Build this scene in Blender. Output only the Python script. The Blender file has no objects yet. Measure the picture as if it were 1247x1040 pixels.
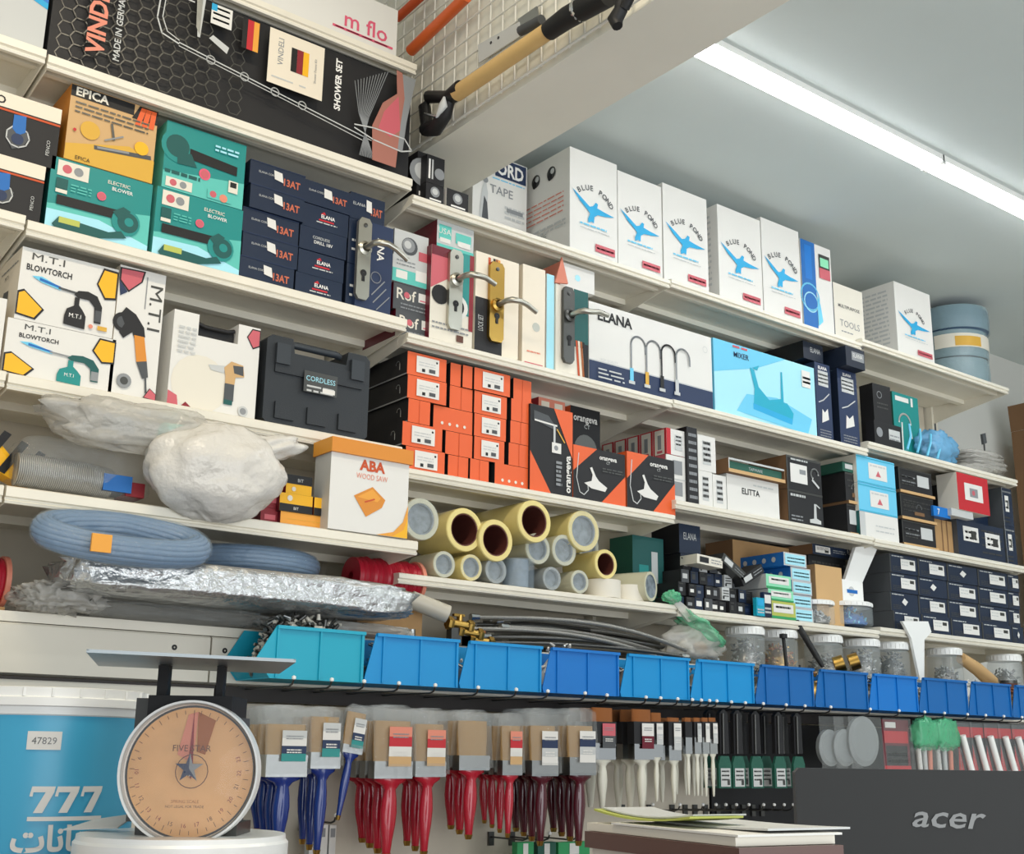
import bpy, math, random
from mathutils import Vector, Matrix, noise
from math import sin, cos, pi, radians
random.seed(7)
SC = bpy.context.scene
COL = SC.collection
# ------------------------------------------------------------------ camera
CAMZ = 1.30
F_PX, YAW, PITCH, ROLL = 1492.64, 0.6575014, 0.2601651, 0.0145166
CAM = Vector((-0.6402271, -2.4994575, CAMZ))
def cam_rows():
    cy, sy, cp, sp = cos(YAW), sin(YAW), cos(PITCH), sin(PITCH)
    fwd = Vector((sy*cp, cy*cp, sp)); right = Vector((cy, -sy, 0)); up = right.cross(fwd)
    c, s = cos(ROLL), sin(ROLL)
    return c*right + s*up, -s*right + c*up, fwd
RT, UP, FW = cam_rows()
cd = bpy.data.cameras.new('camera'); cam = bpy.data.objects.new('camera', cd); COL.objects.link(cam)
cam.matrix_world = Matrix(((RT.x, UP.x, -FW.x, CAM.x), (RT.y, UP.y, -FW.y, CAM.y), (RT.z, UP.z, -FW.z, CAM.z), (0, 0, 0, 1)))
cd.sensor_fit = 'HORIZONTAL'; cd.sensor_width = 36; cd.lens = F_PX/1247*36; cd.clip_start = 0.05
SC.camera = cam
# ------------------------------------------------------------------ light
w = bpy.data.worlds.new('shop_daylight'); SC.world = w; w.use_nodes = True
w.node_tree.nodes['Background'].inputs[0].default_value = (0.90, 0.96, 1.0, 1)
w.node_tree.nodes['Background'].inputs[1].default_value = 0.62
def area(name, loc, rot, sx, sy, power, col):
    l = bpy.data.lights.new(name, 'AREA'); l.shape = 'RECTANGLE'; l.size = sx; l.size_y = sy; l.energy = power; l.color = col
    o = bpy.data.objects.new(name, l); o.location = loc; o.rotation_euler = rot; COL.objects.link(o); return o
area('shopfront_daylight', (0.8, -5.2, 1.25), (radians(97), 0, radians(-6)), 5.5, 2.4, 150, (0.93, 0.97, 1.0))
area('warm_ceiling_tube', (-0.2, -1.35, 3.62), (0, 0, 0), 1.6, 0.12, 34, (1.0, 0.86, 0.66))
area('cool_ceiling_tube', (3.4, -1.9, 3.06), (0, 0, 0), 2.4, 0.12, 30, (0.90, 0.97, 1.0))
vs = SC.view_settings
vs.view_transform = 'Standard'; vs.look = 'None'; vs.gamma = 1; vs.use_curve_mapping = False; vs.exposure = -0.22
TUBE_STRENGTH = 20.0
# ------------------------------------------------------------------ pixel rays (photo frame) to points on real planes
def ray(x, y): return RT*((x-623.5)/F_PX) + UP*((520-y)/F_PX) + FW
def PY(x, y, Y=0.0):
    d = ray(x, y); return CAM + d*((Y-CAM.y)/d.y)
def PX(x, y, X):
    d = ray(x, y); return CAM + d*((X-CAM.x)/d.x)
def PZ(x, y, Z):
    d = ray(x, y); return CAM + d*((Z-CAM.z)/d.z)
def PT(x, y, t): return CAM + ray(x, y)*t
# ------------------------------------------------------------------ materials
def lin(c): return c/12.92 if c <= 0.04045 else ((c+0.055)/1.055)**2.4
def rgb(h): return tuple(lin(int(h[i:i+2], 16)/255) for i in (0, 2, 4)) + (1,)
MATS = {}
def mat(name, col, rough=0.55, metal=0.0, bump=0.0, bscale=60, var=0.0, emit=0, spec=0.5, coat=0.0):
    m = bpy.data.materials.new(name); m.use_nodes = True; nt = m.node_tree; b = nt.nodes['Principled BSDF']
    b.inputs['Base Color'].default_value = rgb(col); b.inputs['Roughness'].default_value = rough; b.inputs['Metallic'].default_value = metal
    b.inputs['Specular IOR Level'].default_value = spec; b.inputs['Coat Weight'].default_value = coat
    if bump or var:
        tc = nt.nodes.new('ShaderNodeTexCoord'); n = nt.nodes.new('ShaderNodeTexNoise'); n.inputs['Scale'].default_value = bscale; n.inputs['Detail'].default_value = 5
        nt.links.new(tc.outputs['Object'], n.inputs['Vector'])
        if bump:
            bp = nt.nodes.new('ShaderNodeBump'); bp.inputs['Strength'].default_value = bump; bp.inputs['Distance'].default_value = 0.01
            nt.links.new(n.outputs['Fac'], bp.inputs['Height']); nt.links.new(bp.outputs['Normal'], b.inputs['Normal'])
        if var:
            r = nt.nodes.new('ShaderNodeValToRGB'); c = rgb(col)
            r.color_ramp.elements[0].position = 0.3; r.color_ramp.elements[1].position = 0.7
            r.color_ramp.elements[0].color = tuple(max(0, v*(1-var)) for v in c[:3])+(1,); r.color_ramp.elements[1].color = tuple(min(1, v*(1+var*0.5)) for v in c[:3])+(1,)
            nt.links.new(n.outputs['Fac'], r.inputs['Fac']); nt.links.new(r.outputs['Color'], b.inputs['Base Color'])
    if emit:
        b.inputs['Emission Color'].default_value = rgb(col); b.inputs['Emission Strength'].default_value = emit
    MATS[name] = m; return m
def film(name, col, alpha, rough=0.12, bump=0.0, bscale=40, spec=0.8):
    m = mat(name, col, rough, bump=bump, bscale=bscale, spec=spec); m.node_tree.nodes['Principled BSDF'].inputs['Alpha'].default_value = alpha; return m
def bands(name, c1, c2, scale, axis='Z', rough=0.5, metal=0.0, dist=0.6):
    m = mat(name, c1, rough, metal); nt = m.node_tree; b = nt.nodes['Principled BSDF']
    tc = nt.nodes.new('ShaderNodeTexCoord'); wv = nt.nodes.new('ShaderNodeTexWave'); wv.bands_direction = axis; wv.inputs['Scale'].default_value = scale
    wv.inputs['Distortion'].default_value = dist; r = nt.nodes.new('ShaderNodeValToRGB'); r.color_ramp.elements[0].color = rgb(c1); r.color_ramp.elements[1].color = rgb(c2)
    nt.links.new(tc.outputs['Object'], wv.inputs['Vector']); nt.links.new(wv.outputs['Fac'], r.inputs['Fac']); nt.links.new(r.outputs['Color'], b.inputs['Base Color'])
    bp = nt.nodes.new('ShaderNodeBump'); bp.inputs['Strength'].default_value = 0.4; bp.inputs['Distance'].default_value = 0.004
    nt.links.new(wv.outputs['Fac'], bp.inputs['Height']); nt.links.new(bp.outputs['Normal'], b.inputs['Normal'])
    return m
for nm, c, kw in [
    ('shelf', 'EAE4D4', dict(rough=.4, var=.05, bscale=9)), ('wall', 'D2D2CC', dict(rough=.8, bump=.05, bscale=200)), ('panel', 'CFC6B4', dict(rough=.5, var=.04, bscale=6)),
    ('plaster', 'EAE8DC', dict(rough=.85, var=.04, bscale=4)), ('ceiling', 'D0D9D7', dict(rough=.9, var=.03, bscale=3)), ('floor', 'D9D4CA', dict(rough=.4, var=.06, bscale=8)),
    ('white', 'EFEDE8', {}), ('offwhite', 'E2DCCD', {}), ('paper', 'E2E0DA', dict(rough=.7)), ('cream', 'EADFCB', {}), ('lgrey', 'C4C6C4', {}), ('grey', '8B8E90', {}), ('dgrey', '4A4D50', {}),
    ('black', '0E0E10', {}), ('softblack', '18181B', dict(rough=.6)), ('navy', '14253E', dict(rough=.4)), ('navy2', '1E3052', {}), ('dnavy', '0E1B2E', {}), ('blue', '1668B4', {}), ('cyan', '22A6D8', {}), ('skyblue', '6CC7E8', {}),
    ('palecyan', 'A8E2F0', {}), ('teal', '178A86', dict(rough=.4)), ('dteal', '0E5552', {}), ('lteal', '5CC0B4', {}), ('orange', 'E4602A', dict(rough=.45)), ('dorange', 'C64E1E', {}), ('amber', 'E9A13A', {}), ('ambord', 'D98A2C', dict(rough=.5)), ('yellow', 'F2B51C', {}), ('gold', 'D8A83C', {}),
    ('red', 'C2242E', {}), ('pink', 'DE5B78', {}), ('rose', 'C9606A', {}), ('maroon', '6A1226', dict(rough=.3)), ('dred', '8A1C28', {}), ('salmon', 'E08A72', {}), ('salmon2', 'C4674A', {}), ('brown', '5C3526', {}), ('kraft', 'B08A5C', dict(rough=.8, var=.08, bscale=20)), ('dkraft', '7A5A3C', dict(rough=.8)), ('tan', 'CDA672', {}),
    ('green', '2E9A5C', {}), ('lgreen', '8FE0B4', {}), ('dgreen', '1F5A4A', {}), ('flesh', 'A96E60', {}), ('lime', 'B7BE5A', {}),
    ('binteal', '0AA6C2', dict(rough=.45)), ('binblue', '0490D2', dict(rough=.45)), ('binroyal', '0474C8', dict(rough=.45)), ('bindeep', '0464AC', dict(rough=.45)),
    ('chrome', 'D0D2D2', dict(rough=.18, metal=1)), ('steel', 'A9ABAA', dict(rough=.32, metal=1, bump=.05)), ('satin', 'B9B7AC', dict(rough=.3, metal=.9)), ('brass', 'B28F4A', dict(rough=.3, metal=1)), ('gunmetal', '5A5A58', dict(rough=.35, metal=.8)),
    ('rail', '2B2522', dict(rough=.6)), ('pegdark', '1B1B1D', dict(rough=.7)), ('wood', 'DDB878', dict(rough=.5, var=.06, bscale=14)), ('ptan', 'F0DFB0', {}), ('plasticwhite', 'F2F2EE', dict(rough=.3)), ('pvc', 'BDB7A8', dict(rough=.4)),
    ('toolcase', '23282D', dict(rough=.5, bump=.1, bscale=300)), ('case2', '30363C', dict(rough=.5)), ('bluehandle', '14307C', dict(rough=.22, coat=.5)), ('redhandle', 'B3162C', dict(rough=.22, coat=.5)), ('maroonhandle', '4E0C1C', dict(rough=.2, coat=.6)), ('whitehandle', 'DDDBCB', dict(rough=.3)),
    ('monitor', '2B2C2C', dict(rough=.55, spec=.3)), ('logo', '7F8181', dict(rough=.35)), ('bucketblue', '45A9CF', dict(rough=.35)), ('dialface', 'EDB57A', dict(rough=.5, var=.16, bscale=11)), ('rust', 'A45C28', {}), ('traysteel', '8C9294', dict(rough=.4, metal=.7, spec=.3)),
    ('bag', 'DEDAD2', dict(rough=.22, bump=1.0, bscale=22)), ('foil', 'C6C8C8', dict(rough=.22, metal=.75, bump=.9, bscale=45)), ('hoseblue', '5F7C9C', dict(rough=.2, bump=.3)), ('wire', 'E6E4DA', dict(rough=.35)), ('redwire', 'B01A30', dict(rough=.35)), ('screws', '8A8682', dict(rough=.3, metal=.8)), ('orangeshaft', 'D9632C', dict(rough=.35)),
    ('tapeyellow', 'E6D58E', dict(rough=.2)), ('tapeclear', 'C9C6AC', dict(rough=.2)), ('tapegrey', '8F9494', dict(rough=.3)), ('core', '5A2C24', dict(rough=.6)), ('coregrey', '7E8890', dict(rough=.4, var=.4, bscale=60)), ('counterbrown', '5A3A32', dict(rough=.4)), ('greyboard', '6E6C6A', dict(rough=.6)), ('newsprint', 'C9CBC9', dict(rough=.8, var=.06, bscale=20)), ('bubble', 'C8D2CE', dict(rough=.2)),
    ]:
    mat(nm, c, **kw)
film('glassfilm', 'C2C6C4', .17, rough=.08, bump=.6, bscale=50)
film('hazefilm', 'D2CFC6', .52, rough=.2, bump=1.0, bscale=26)
film('bluefilm', 'B4C6D4', .24, rough=.10, bump=1.0, bscale=45)
film('bluebag', '6FB8E6', .7, rough=.15, bump=.8, bscale=40)
film('greenfilm', '6FD8A2', .5, rough=.2, bump=.6, bscale=40)
film('jarplastic', 'D5DEDE', .22, rough=.1)
film('dialglass', 'FFFFFF', .10, rough=.03)
film('tubclear', 'A6C4CC', .5, rough=.15, bump=.4, bscale=60)
bands('bristle', 'C9A672', '9C7848', 220, 'X', .7)
bands('brownbristle', 'B06A2A', '6E3C16', 260, 'X', .7)
bands('corrugated', 'B9B7B0', '6C6C6A', 80, 'X', .35, .4, 0)
bands('hosebands', '6F8BA8', '3A4E66', 60, 'X', .2, .2, 3)
bands('braid', 'B7B5AE', '7A7874', 200, 'DIAGONAL', .35, .6, 0)
bands('silvernet', 'AEB6B8', '5F6E76', 120, 'Z', .3, .2, 2)
mat('lamp', 'FFFFFF', emit=TUBE_STRENGTH)
MATS['bag'].node_tree.nodes['Principled BSDF'].inputs['Alpha'].default_value = .9
# ------------------------------------------------------------------ mesh builder
class MB:
    def __init__(s): s.v = []; s.f = []; s.mi = []; s.mats = []; s.sm = []
    def m(s, n):
        if n not in s.mats: s.mats.append(n)
        return s.mats.index(n)
    def face(s, pts, mt, smooth=False):
        b = len(s.v); s.v += [Vector(p) for p in pts]; s.f.append(list(range(b, b+len(pts)))); s.mi.append(s.m(mt)); s.sm.append(smooth)
    def grid(s, vs, fs, mt, smooth=True):
        b = len(s.v); s.v += [Vector(p) for p in vs]; k = s.m(mt)
        for f in fs: s.f.append([b+i for i in f]); s.mi.append(k); s.sm.append(smooth)
    def box(s, a, b, mt, front=None, left=None, top=None, M=None):
        x0, y0, z0 = a; x1, y1, z1 = b
        p = [Vector(q) for q in ((x0,y0,z0),(x1,y0,z0),(x1,y1,z0),(x0,y1,z0),(x0,y0,z1),(x1,y0,z1),(x1,y1,z1),(x0,y1,z1))]
        if M is not None: p = [M @ q for q in p]
        bi = len(s.v); s.v += p
        for f, mm in (((0,1,5,4), front or mt), ((1,2,6,5), mt), ((2,3,7,6), mt), ((3,0,4,7), left or mt), ((4,5,6,7), top or mt), ((3,2,1,0), mt)):
            s.f.append([bi+i for i in f]); s.mi.append(s.m(mm)); s.sm.append(False)
        return s
    def prism(s, pts, d, mt, side=None):      # polygon (3D points) swept by vector d
        n = len(pts); p = [Vector(q) for q in pts]; d = Vector(d); bi = len(s.v); s.v += p + [q+d for q in p]
        s.f.append(list(range(bi, bi+n))[::-1]); s.f.append(list(range(bi+n, bi+2*n))); s.mi += [s.m(mt)]*2; s.sm += [False]*2
        for i in range(n):
            j = (i+1) % n; s.f.append([bi+i, bi+j, bi+n+j, bi+n+i]); s.mi.append(s.m(side or mt)); s.sm.append(False)
        return s
    def tube(s, path, r, mt, seg=8, cap=True):
        path = [Vector(p) for p in path]; n = len(path); rs = r if isinstance(r, (list, tuple)) else [r]*n
        vs = []; up = None
        for i, p in enumerate(path):
            t = (path[min(i+1, n-1)] - path[max(i-1, 0)]).normalized()
            if up is None: up = Vector((0,0,1)) if abs(t.z) < .9 else Vector((1,0,0))
            a = t.cross(up).normalized(); b2 = a.cross(t).normalized(); up = b2
            for k in range(seg):
                q = 2*pi*k/seg; vs.append(p + a*cos(q)*rs[i] + b2*sin(q)*rs[i])
        fs = [[i*seg+k, i*seg+(k+1) % seg, (i+1)*seg+(k+1) % seg, (i+1)*seg+k] for i in range(n-1) for k in range(seg)]
        s.grid(vs, fs, mt)
        if cap: s.face(vs[:seg][::-1], mt); s.face(vs[-seg:], mt)
        return s
    def lathe(s, prof, o, ax, mt, seg=24, smooth=True, mats=None):       # prof: (radius, distance along ax); mats per band
        o = Vector(o); ax = Vector(ax).normalized(); a = ax.orthogonal().normalized(); b = ax.cross(a)
        vs = [o + ax*h + (a*cos(2*pi*k/seg) + b*sin(2*pi*k/seg))*max(r, 1e-5) for r, h in prof for k in range(seg)]
        for i in range(len(prof)-1):
            fs = [[k, (k+1) % seg, seg+(k+1) % seg, seg+k] for k in range(seg)]
            s.grid(vs[i*seg:(i+2)*seg], fs, mats[i] if mats else mt, smooth)
        return s
    def loft(s, secs, mt, seg=10, M=None):      # secs: (centre, half width x, half depth y) stacked in z
        vs = []
        for c, hx, hy in secs:
            for k in range(seg):
                q = 2*pi*k/seg; p = Vector(c) + Vector((cos(q)*hx, sin(q)*hy, 0)); vs.append(M @ p if M is not None else p)
        n = len(secs)
        fs = [[i*seg+k, i*seg+(k+1) % seg, (i+1)*seg+(k+1) % seg, (i+1)*seg+k] for i in range(n-1) for k in range(seg)]
        s.grid(vs, fs, mt); s.face(vs[:seg][::-1], mt); s.face(vs[-seg:], mt); return s
    def blob(s, c, r, mt, seed=0, amp=.18, fr=3.0, nu=40, nv=22, pw=1.0, M=None):   # crumpled superellipsoid
        c = Vector(c); vs = []; sg = lambda x, e: math.copysign(abs(x)**e, x)
        for j in range(nv+1):
            th = -pi/2 + pi*j/nv
            for i in range(nu):
                ph = 2*pi*i/nu
                d = Vector((sg(cos(th), pw)*sg(cos(ph), pw), sg(cos(th), pw)*sg(sin(ph), pw), sg(sin(th), pw)))
                k = 1 + amp*(noise.noise(d*fr+Vector((seed*7.3, 0, 0))) + .6*(.5-abs(noise.noise(d*fr*2.3+Vector((0, seed*3.1, 0))))))
                p = Vector((d.x*r[0], d.y*r[1], d.z*r[2]))*k; vs.append(c + (M @ p if M is not None else p))
        fs = [[j*nu+i, j*nu+(i+1) % nu, (j+1)*nu+(i+1) % nu, (j+1)*nu+i] for j in range(nv) for i in range(nu)]
        s.grid(vs, fs, mt); return s
    def build(s, name, parent=None, origin=None, loc=None):
        if origin is None:
            if parent is not None: origin = parent.location.copy()
            else:
                xs = [v.x for v in s.v]; ys = [v.y for v in s.v]; zs = [v.z for v in s.v]
                origin = Vector(((min(xs)+max(xs))/2, (min(ys)+max(ys))/2, min(zs)))
        me = bpy.data.meshes.new(name); me.from_pydata([tuple(v-origin) for v in s.v], [], s.f)
        for mn in s.mats: me.materials.append(MATS[mn])
        me.polygons.foreach_set('material_index', s.mi); me.polygons.foreach_set('use_smooth', s.sm); me.update()
        o = bpy.data.objects.new(name, me); COL.objects.link(o)
        if parent is not None: o.parent = parent
        else: o.location = origin
        o['_o'] = 0; del o['_o']
        return o
def tag(o, label, cat, group=None, kind=None):
    o['label'] = label; o['category'] = cat
    if group: o['group'] = group
    if kind: o['kind'] = kind
    return o
def thing(name, label, cat, loc, group=None):
    o = bpy.data.objects.new(name, None); o.location = loc; o.empty_display_size = .05; COL.objects.link(o); return tag(o, label, cat, group)
def struct(mb, name): o = mb.build(name); o['kind'] = 'structure'; return o
def sub(mb, name, part, root):       # a sub-part under a part (parts sit at the root's origin)
    o = mb.build(name, None, root.location.copy()); o.location = (0, 0, 0); o.parent = part; return o
# ------------------------------------------------------------------ printing on faces
_T = {}
def text_mesh(s, bold=0.0):
    k = (s, bold)
    if k not in _T:
        cu = bpy.data.curves.new('lettering', 'FONT'); cu.body = s; cu.dimensions = '2D'; cu.fill_mode = 'BOTH'; cu.resolution_u = 2; cu.offset = bold
        o = bpy.data.objects.new('lettering', cu); me = bpy.data.meshes.new_from_object(o)
        vs = [(v.co.x, v.co.y) for v in me.vertices]; fs = [list(p.vertices) for p in me.polygons]
        bpy.data.objects.remove(o); bpy.data.curves.remove(cu); bpy.data.meshes.remove(me)
        _T[k] = (vs, fs, min(v[0] for v in vs), max(v[0] for v in vs), max(v[1] for v in vs))
    return _T[k]
class Face:
    """flat printed face: a, b run 0..1 along its width and height; sizes are in metres-per-height"""
    def __init__(s, mb, o, u, v, n): s.mb = mb; s.o = Vector(o); s.u = Vector(u); s.v = Vector(v); s.n = Vector(n); s.W = s.u.length; s.H = s.v.length; s.k = 0
    def p(s, a, b): return s.o + s.u*a + s.v*b + s.n*(.0006 + .00025*s.k)
    def poly(s, pts, mt, k=None):
        s.k = s.k+1 if k is None else k
        s.mb.face([s.p(*q) for q in pts], mt)
    def rect(s, a0, b0, a1, b1, mt): s.poly([(a0, b0), (a1, b0), (a1, b1), (a0, b1)], mt)
    def disc(s, a, b, r, mt, ry=None, seg=18):
        rx = r*s.H/s.W; s.poly([(a+rx*cos(2*pi*i/seg), b+(ry or r)*sin(2*pi*i/seg)) for i in range(seg)], mt)
    def ring(s, a, b, r, t, mt, a0=0, a1=2*pi, seg=20):
        s.line([(a+r*s.H/s.W*cos(a0+(a1-a0)*i/seg), b+r*sin(a0+(a1-a0)*i/seg)) for i in range(seg+1)], t, mt)
    def line(s, pts, t, mt):          # t in fractions of height
        s.k += 1; q = s.H/s.W
        P = [Vector((a/q, b)) for a, b in pts]
        for i in range(len(P)-1):
            d = P[i+1]-P[i]
            if d.length < 1e-6: continue
            d.normalize(); nn = Vector((-d.y, d.x))*t/2; A = P[i]-d*t*.2; B = P[i+1]+d*t*.2
            s.mb.face([s.p(x*q, y) for x, y in (A-nn, B-nn, B+nn, A+nn)], mt)
    def text(s, st, a, b, h, mt, rot=0, maxw=None, align='C', bold=0.0, sx=1.0):
        vs, fs, x0, x1, top = text_mesh(st, bold); s.k += 1; q = s.H/s.W; sc = h/.72
        wid = (x1-x0)*sc*sx*q
        if maxw and wid > maxw: sx *= maxw/wid
        off = {'C': (x0+x1)/2, 'L': x0, 'R': x1}[align]; c, sn = cos(rot), sin(rot)
        out = []
        for x, y in vs:
            X = (x-off)*sc*sx; Y = (y-.36)*sc
            out.append(s.p(a+(X*c-Y*sn)*q, b+X*sn+Y*c))
        s.mb.grid(out, fs, mt, False)
    def arc_text(s, st, a, b, r, h, mt, a0, a1, bold=0.0):
        n = len(st)
        for i, ch in enumerate(st):
            if ch == ' ': continue
            t = a0+(a1-a0)*i/(n-1); s.text(ch, a+r*cos(t)*s.H/s.W, b+r*sin(t), h, mt, rot=t-pi/2, bold=bold)
    def lines(s, a0, a1, b, n, gap, t, mt, seed=0):     # blocks of unreadable small print as broken bars
        rnd = random.Random(seed)
        for i in range(n):
            a = a0
            while a < a1-.01:
                l = min(a1-a, rnd.uniform(.04, .14)); s.k += 0
                s.mb.face([s.p(*q) for q in ((a, b-i*gap), (a+l, b-i*gap), (a+l, b-i*gap+t), (a, b-i*gap+t))], mt); a += l+.018
class Carton:
    """axis aligned (or turned) carton whose front, left, right faces can be printed"""
    def __init__(s, x0, x1, z0, z1, Y, dep, mt='white', front=None, left=None, top=None, rz=0, ins=0.0):
        s.mb = MB(); s.x0, s.x1, s.z0, s.z1, s.Y, s.dep = x0, x1, z0, z1, Y, dep
        s.M = Matrix.Translation((x0, Y, z0)) @ Matrix.Rotation(rz, 4, 'Z') @ Matrix.Translation((-x0, -Y, -z0))
        s.R = Matrix.Rotation(rz, 3, 'Z')
        s.mb.box((x0, Y, z0), (x1, Y+dep, z1), mt, front, left, top, M=s.M)
    def front(s, mb=None): return Face(mb or s.mb, s.M @ Vector((s.x0, s.Y, s.z0)), s.R @ Vector((s.x1-s.x0, 0, 0)), Vector((0, 0, s.z1-s.z0)), s.R @ Vector((0, -1, 0)))
    def left(s, mb=None): return Face(mb or s.mb, s.M @ Vector((s.x0, s.Y+s.dep, s.z0)), s.R @ Vector((0, -s.dep, 0)), Vector((0, 0, s.z1-s.z0)), s.R @ Vector((-1, 0, 0)))
    def base(s): return s.M @ Vector(((s.x0+s.x1)/2, s.Y+s.dep/2, s.z0))
    def done(s, name, label, cat='box', group=None, parts=()):
        """parts: (name, label, function(face), face kind)"""
        if not parts: return tag(s.mb.build(name, None, s.base()), label, cat, group)
        r = thing(name, label, cat, s.base(), group); s.mb.build('carton', r)
        for pn, fn in parts:
            m = MB(); f = s.front(m); f.n = f.n*1.0; f.k = 6; fn(f); m.build(pn, r)
        return r
def span(xl, xr, ytop, Y, yr=None):
    """front face edges from the photo: left x, right x, top y at the left corner"""
    a = PY(xl, ytop, Y); b = PY(xr, ytop+20 if yr is None else yr, Y); return a.x, b.x, a.z
SH = dict(T1=1.797, A0=1.466, A1=1.458, A2=1.416, A3=1.422, A4=1.441, B0=1.075, B1=1.067, B2=1.033, B3=1.036, B4=1.065, C0=.733, C1=.731, C2=.681, C3=.728, C4=.724, D0=.484, D1=.484, D2=.419, D3=.413, D4=.425, E=.255)
SH = {k: v+CAMZ for k, v in SH.items()}
BAY = .95; WALL_Y = .40; BEAMZ = 1.60+CAMZ
# ------------------------------------------------------------------ the setting
m = MB(); m.box((-3.2, -4.6, -.05), (6.6, .45, 0), 'floor'); struct(m, 'floor')
m = MB(); m.box((-3.2, WALL_Y, 0), (6.6, WALL_Y+.1, 3.75), 'wall'); struct(m, 'wall_back')
m = MB(); m.box((6.5, -4.6, 0), (6.6, WALL_Y, 3.2), 'wall'); struct(m, 'wall_right')
m = MB(); m.box((1.265, -4.6, 1.81+CAMZ), (6.6, WALL_Y, 1.87+CAMZ), 'ceiling'); struct(m, 'ceiling')
m = MB(); m.box((-3.2, -4.6, 3.70), (1.035, WALL_Y, 3.76), 'plaster'); struct(m, 'ceiling_left')
m = MB(); m.box((1.035, -4.6, BEAMZ), (1.265, WALL_Y, 3.76), 'plaster'); struct(m, 'trim_1')
# shelving back panels and uprights
words = ['first shelving bay on the left', 'second bay, orange cartons', 'third bay with the bird cartons', 'last bay at the far right end']
for k in range(-1, 4):
    m = MB(); m.box((k*BAY+.03, .376, .9), ((k+1)*BAY-.03, .396, 1.79+CAMZ), 'panel')
    for j in range(4):          # pressed seams of the panel
        m.box((k*BAY+.03, .374, 1.5+j*.42), ((k+1)*BAY-.03, .3765, 1.503+j*.42), 'pvc')
    tag(m.build('back_panel'), 'beige metal back panel of the ' + (words[k] if k >= 0 else 'bay cut off by the left picture edge'), 'panel', 'shelving back panels')
for k in range(0, 5):
    m = MB(); m.box((k*BAY-.02, .345, .05), (k*BAY+.02, .395, 1.79+CAMZ), 'shelf')
    for j in range(30): m.box((k*BAY-.006, .3445, .95+j*.07), (k*BAY+.006, .346, .985+j*.07), 'dgrey')
    tag(m.build('shelf_upright'), ['slotted upright post at the far left joint beside the pump cartons', 'slotted upright post behind the joint right of the navy drill cartons', 'slotted upright post behind the joint below the third bird carton', 'slotted upright post behind the joint beside the plain grey carton', 'slotted upright post ending the shelving on the right'][k], 'post', 'shelving uprights')
def shelf(x0, x1, z, label, y0=0.0, th=.03, bead=True, brack=True, group='metal shelves'):
    r = thing('metal_shelf', label, 'shelf', Vector(((x0+x1)/2, .2, z-th)), group)
    b = MB(); g = .0025; x0 += g; x1 -= g
    b.box((x0, y0+.012, z-.008), (x1, .37, z), 'shelf')
    b.box((x0, y0+.05, z-.022), (x1, y0+.065, z-.008), 'shelf'); b.box((x0, .2, z-.026), (x1, .225, z-.008), 'shelf')
    b.build('shelf_board', r)
    l = MB()
    prof = [(0, -.003), (.004, -.0005), (.012, 0), (.014, -.008), (.014, -th), (.004, -th), (.002, -th+.005), (.006, -th+.008), (.006, -th+.011), (0, -th+.013)]
    l.prism([(x0, y0+a, z+h) for a, h in prof], (x1-x0, 0, 0), 'shelf'); l.build('front_lip', r)
    if brack:
        for xx in (x0+.0005, x1-.0035):
            k = MB(); k.prism([(xx, y0+.014, z-.004), (xx, y0+.014, z-th), (xx, .25, z-.062), (xx, .372, z-.085), (xx, .372, z-.004)], (.003, 0, 0), 'shelf'); k.build('bracket', r)
    return r
rows = {'A': 'top row shelf', 'B': 'second row shelf', 'C': 'third row shelf', 'D': 'fourth row shelf'}
what = {'A0': 'carrying the grey carton at the left edge', 'A1': 'carrying the long shower set carton', 'A2': 'carrying the first bird cartons', 'A3': 'carrying the narrow blue carton', 'A4': 'carrying the coiled net rolls at far right',
        'B0': 'carrying the pump cartons at the left edge', 'B1': 'carrying the teal blower cartons', 'B2': 'carrying the door handle displays', 'B3': 'carrying the aqua mixer carton', 'B4': 'carrying clear bags at far right',
        'C0': 'at the left edge below the pump cartons', 'C1': 'carrying the blow lamp cartons', 'C2': 'carrying the wall of orange cartons', 'C3': 'carrying the small red and white cartons', 'C4': 'carrying dark tap cartons below the clear bags',
        'D0': 'at the left edge with yellow tape', 'D1': 'carrying plastic bags and the orange lidded carton', 'D2': 'carrying the packing tape rolls', 'D3': 'carrying the heap of small black cartons', 'D4': 'carrying the grid of tap cartons with white labels'}
for k in what:
    n = int(k[1]); y0 = -.085 if k in ('D0', 'D1') else 0
    shelf((n-1)*BAY, n*BAY, SH[k], 'cream metal %s %s' % (rows[k[0]], what[k]), y0, .034 if n < 2 else .026)
shelf(0, BAY, SH['T1'], 'cream metal shelf above all others, cut off by the upper picture edge', 0, .032, brack=False)
# ledge above the bins, its fascia, rail with painted bin shadow, and peg board
m = MB(); m.box((-.95, 0, SH['E']-.02), (3.8, .37, SH['E']), 'shelf'); tag(m.build('ledge_board'), 'long cream ledge board above the blue bins carrying hoses and jars', 'shelf')
for i, (a, b) in enumerate(((-.95, .478), (.482, 1.9), (1.905, 3.8))):
    m = MB(); m.prism([(a, -.002, SH['E']-.022), (a, -.006, SH['E']-.026), (a, -.006, 1.30+.137), (a, .012, 1.30+.133), (a, .012, SH['E']-.022)], (b-a, 0, 0), 'offwhite')
    r = thing('fascia_panel', ['cream fascia panel left of the bins with one screw hole', 'cream fascia panel behind the teal and bright blue bins', 'cream fascia panel behind the dark blue bins at right'][i], 'panel', Vector(((a+b)/2, 0, 1.43)), 'ledge fascia panels')
    m.build('panel_sheet', r)
    for sx in ((b-.08,) if i == 0 else (a+.03,) if i == 1 else (a+.03,)):
        k = MB(); k.lathe([(.006, 0), (.006, .001), (.002, .0015)], (sx, -.006, SH['E']-.05), (0, -1, 0), 'black', 10); k.build('screw', r)
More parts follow.
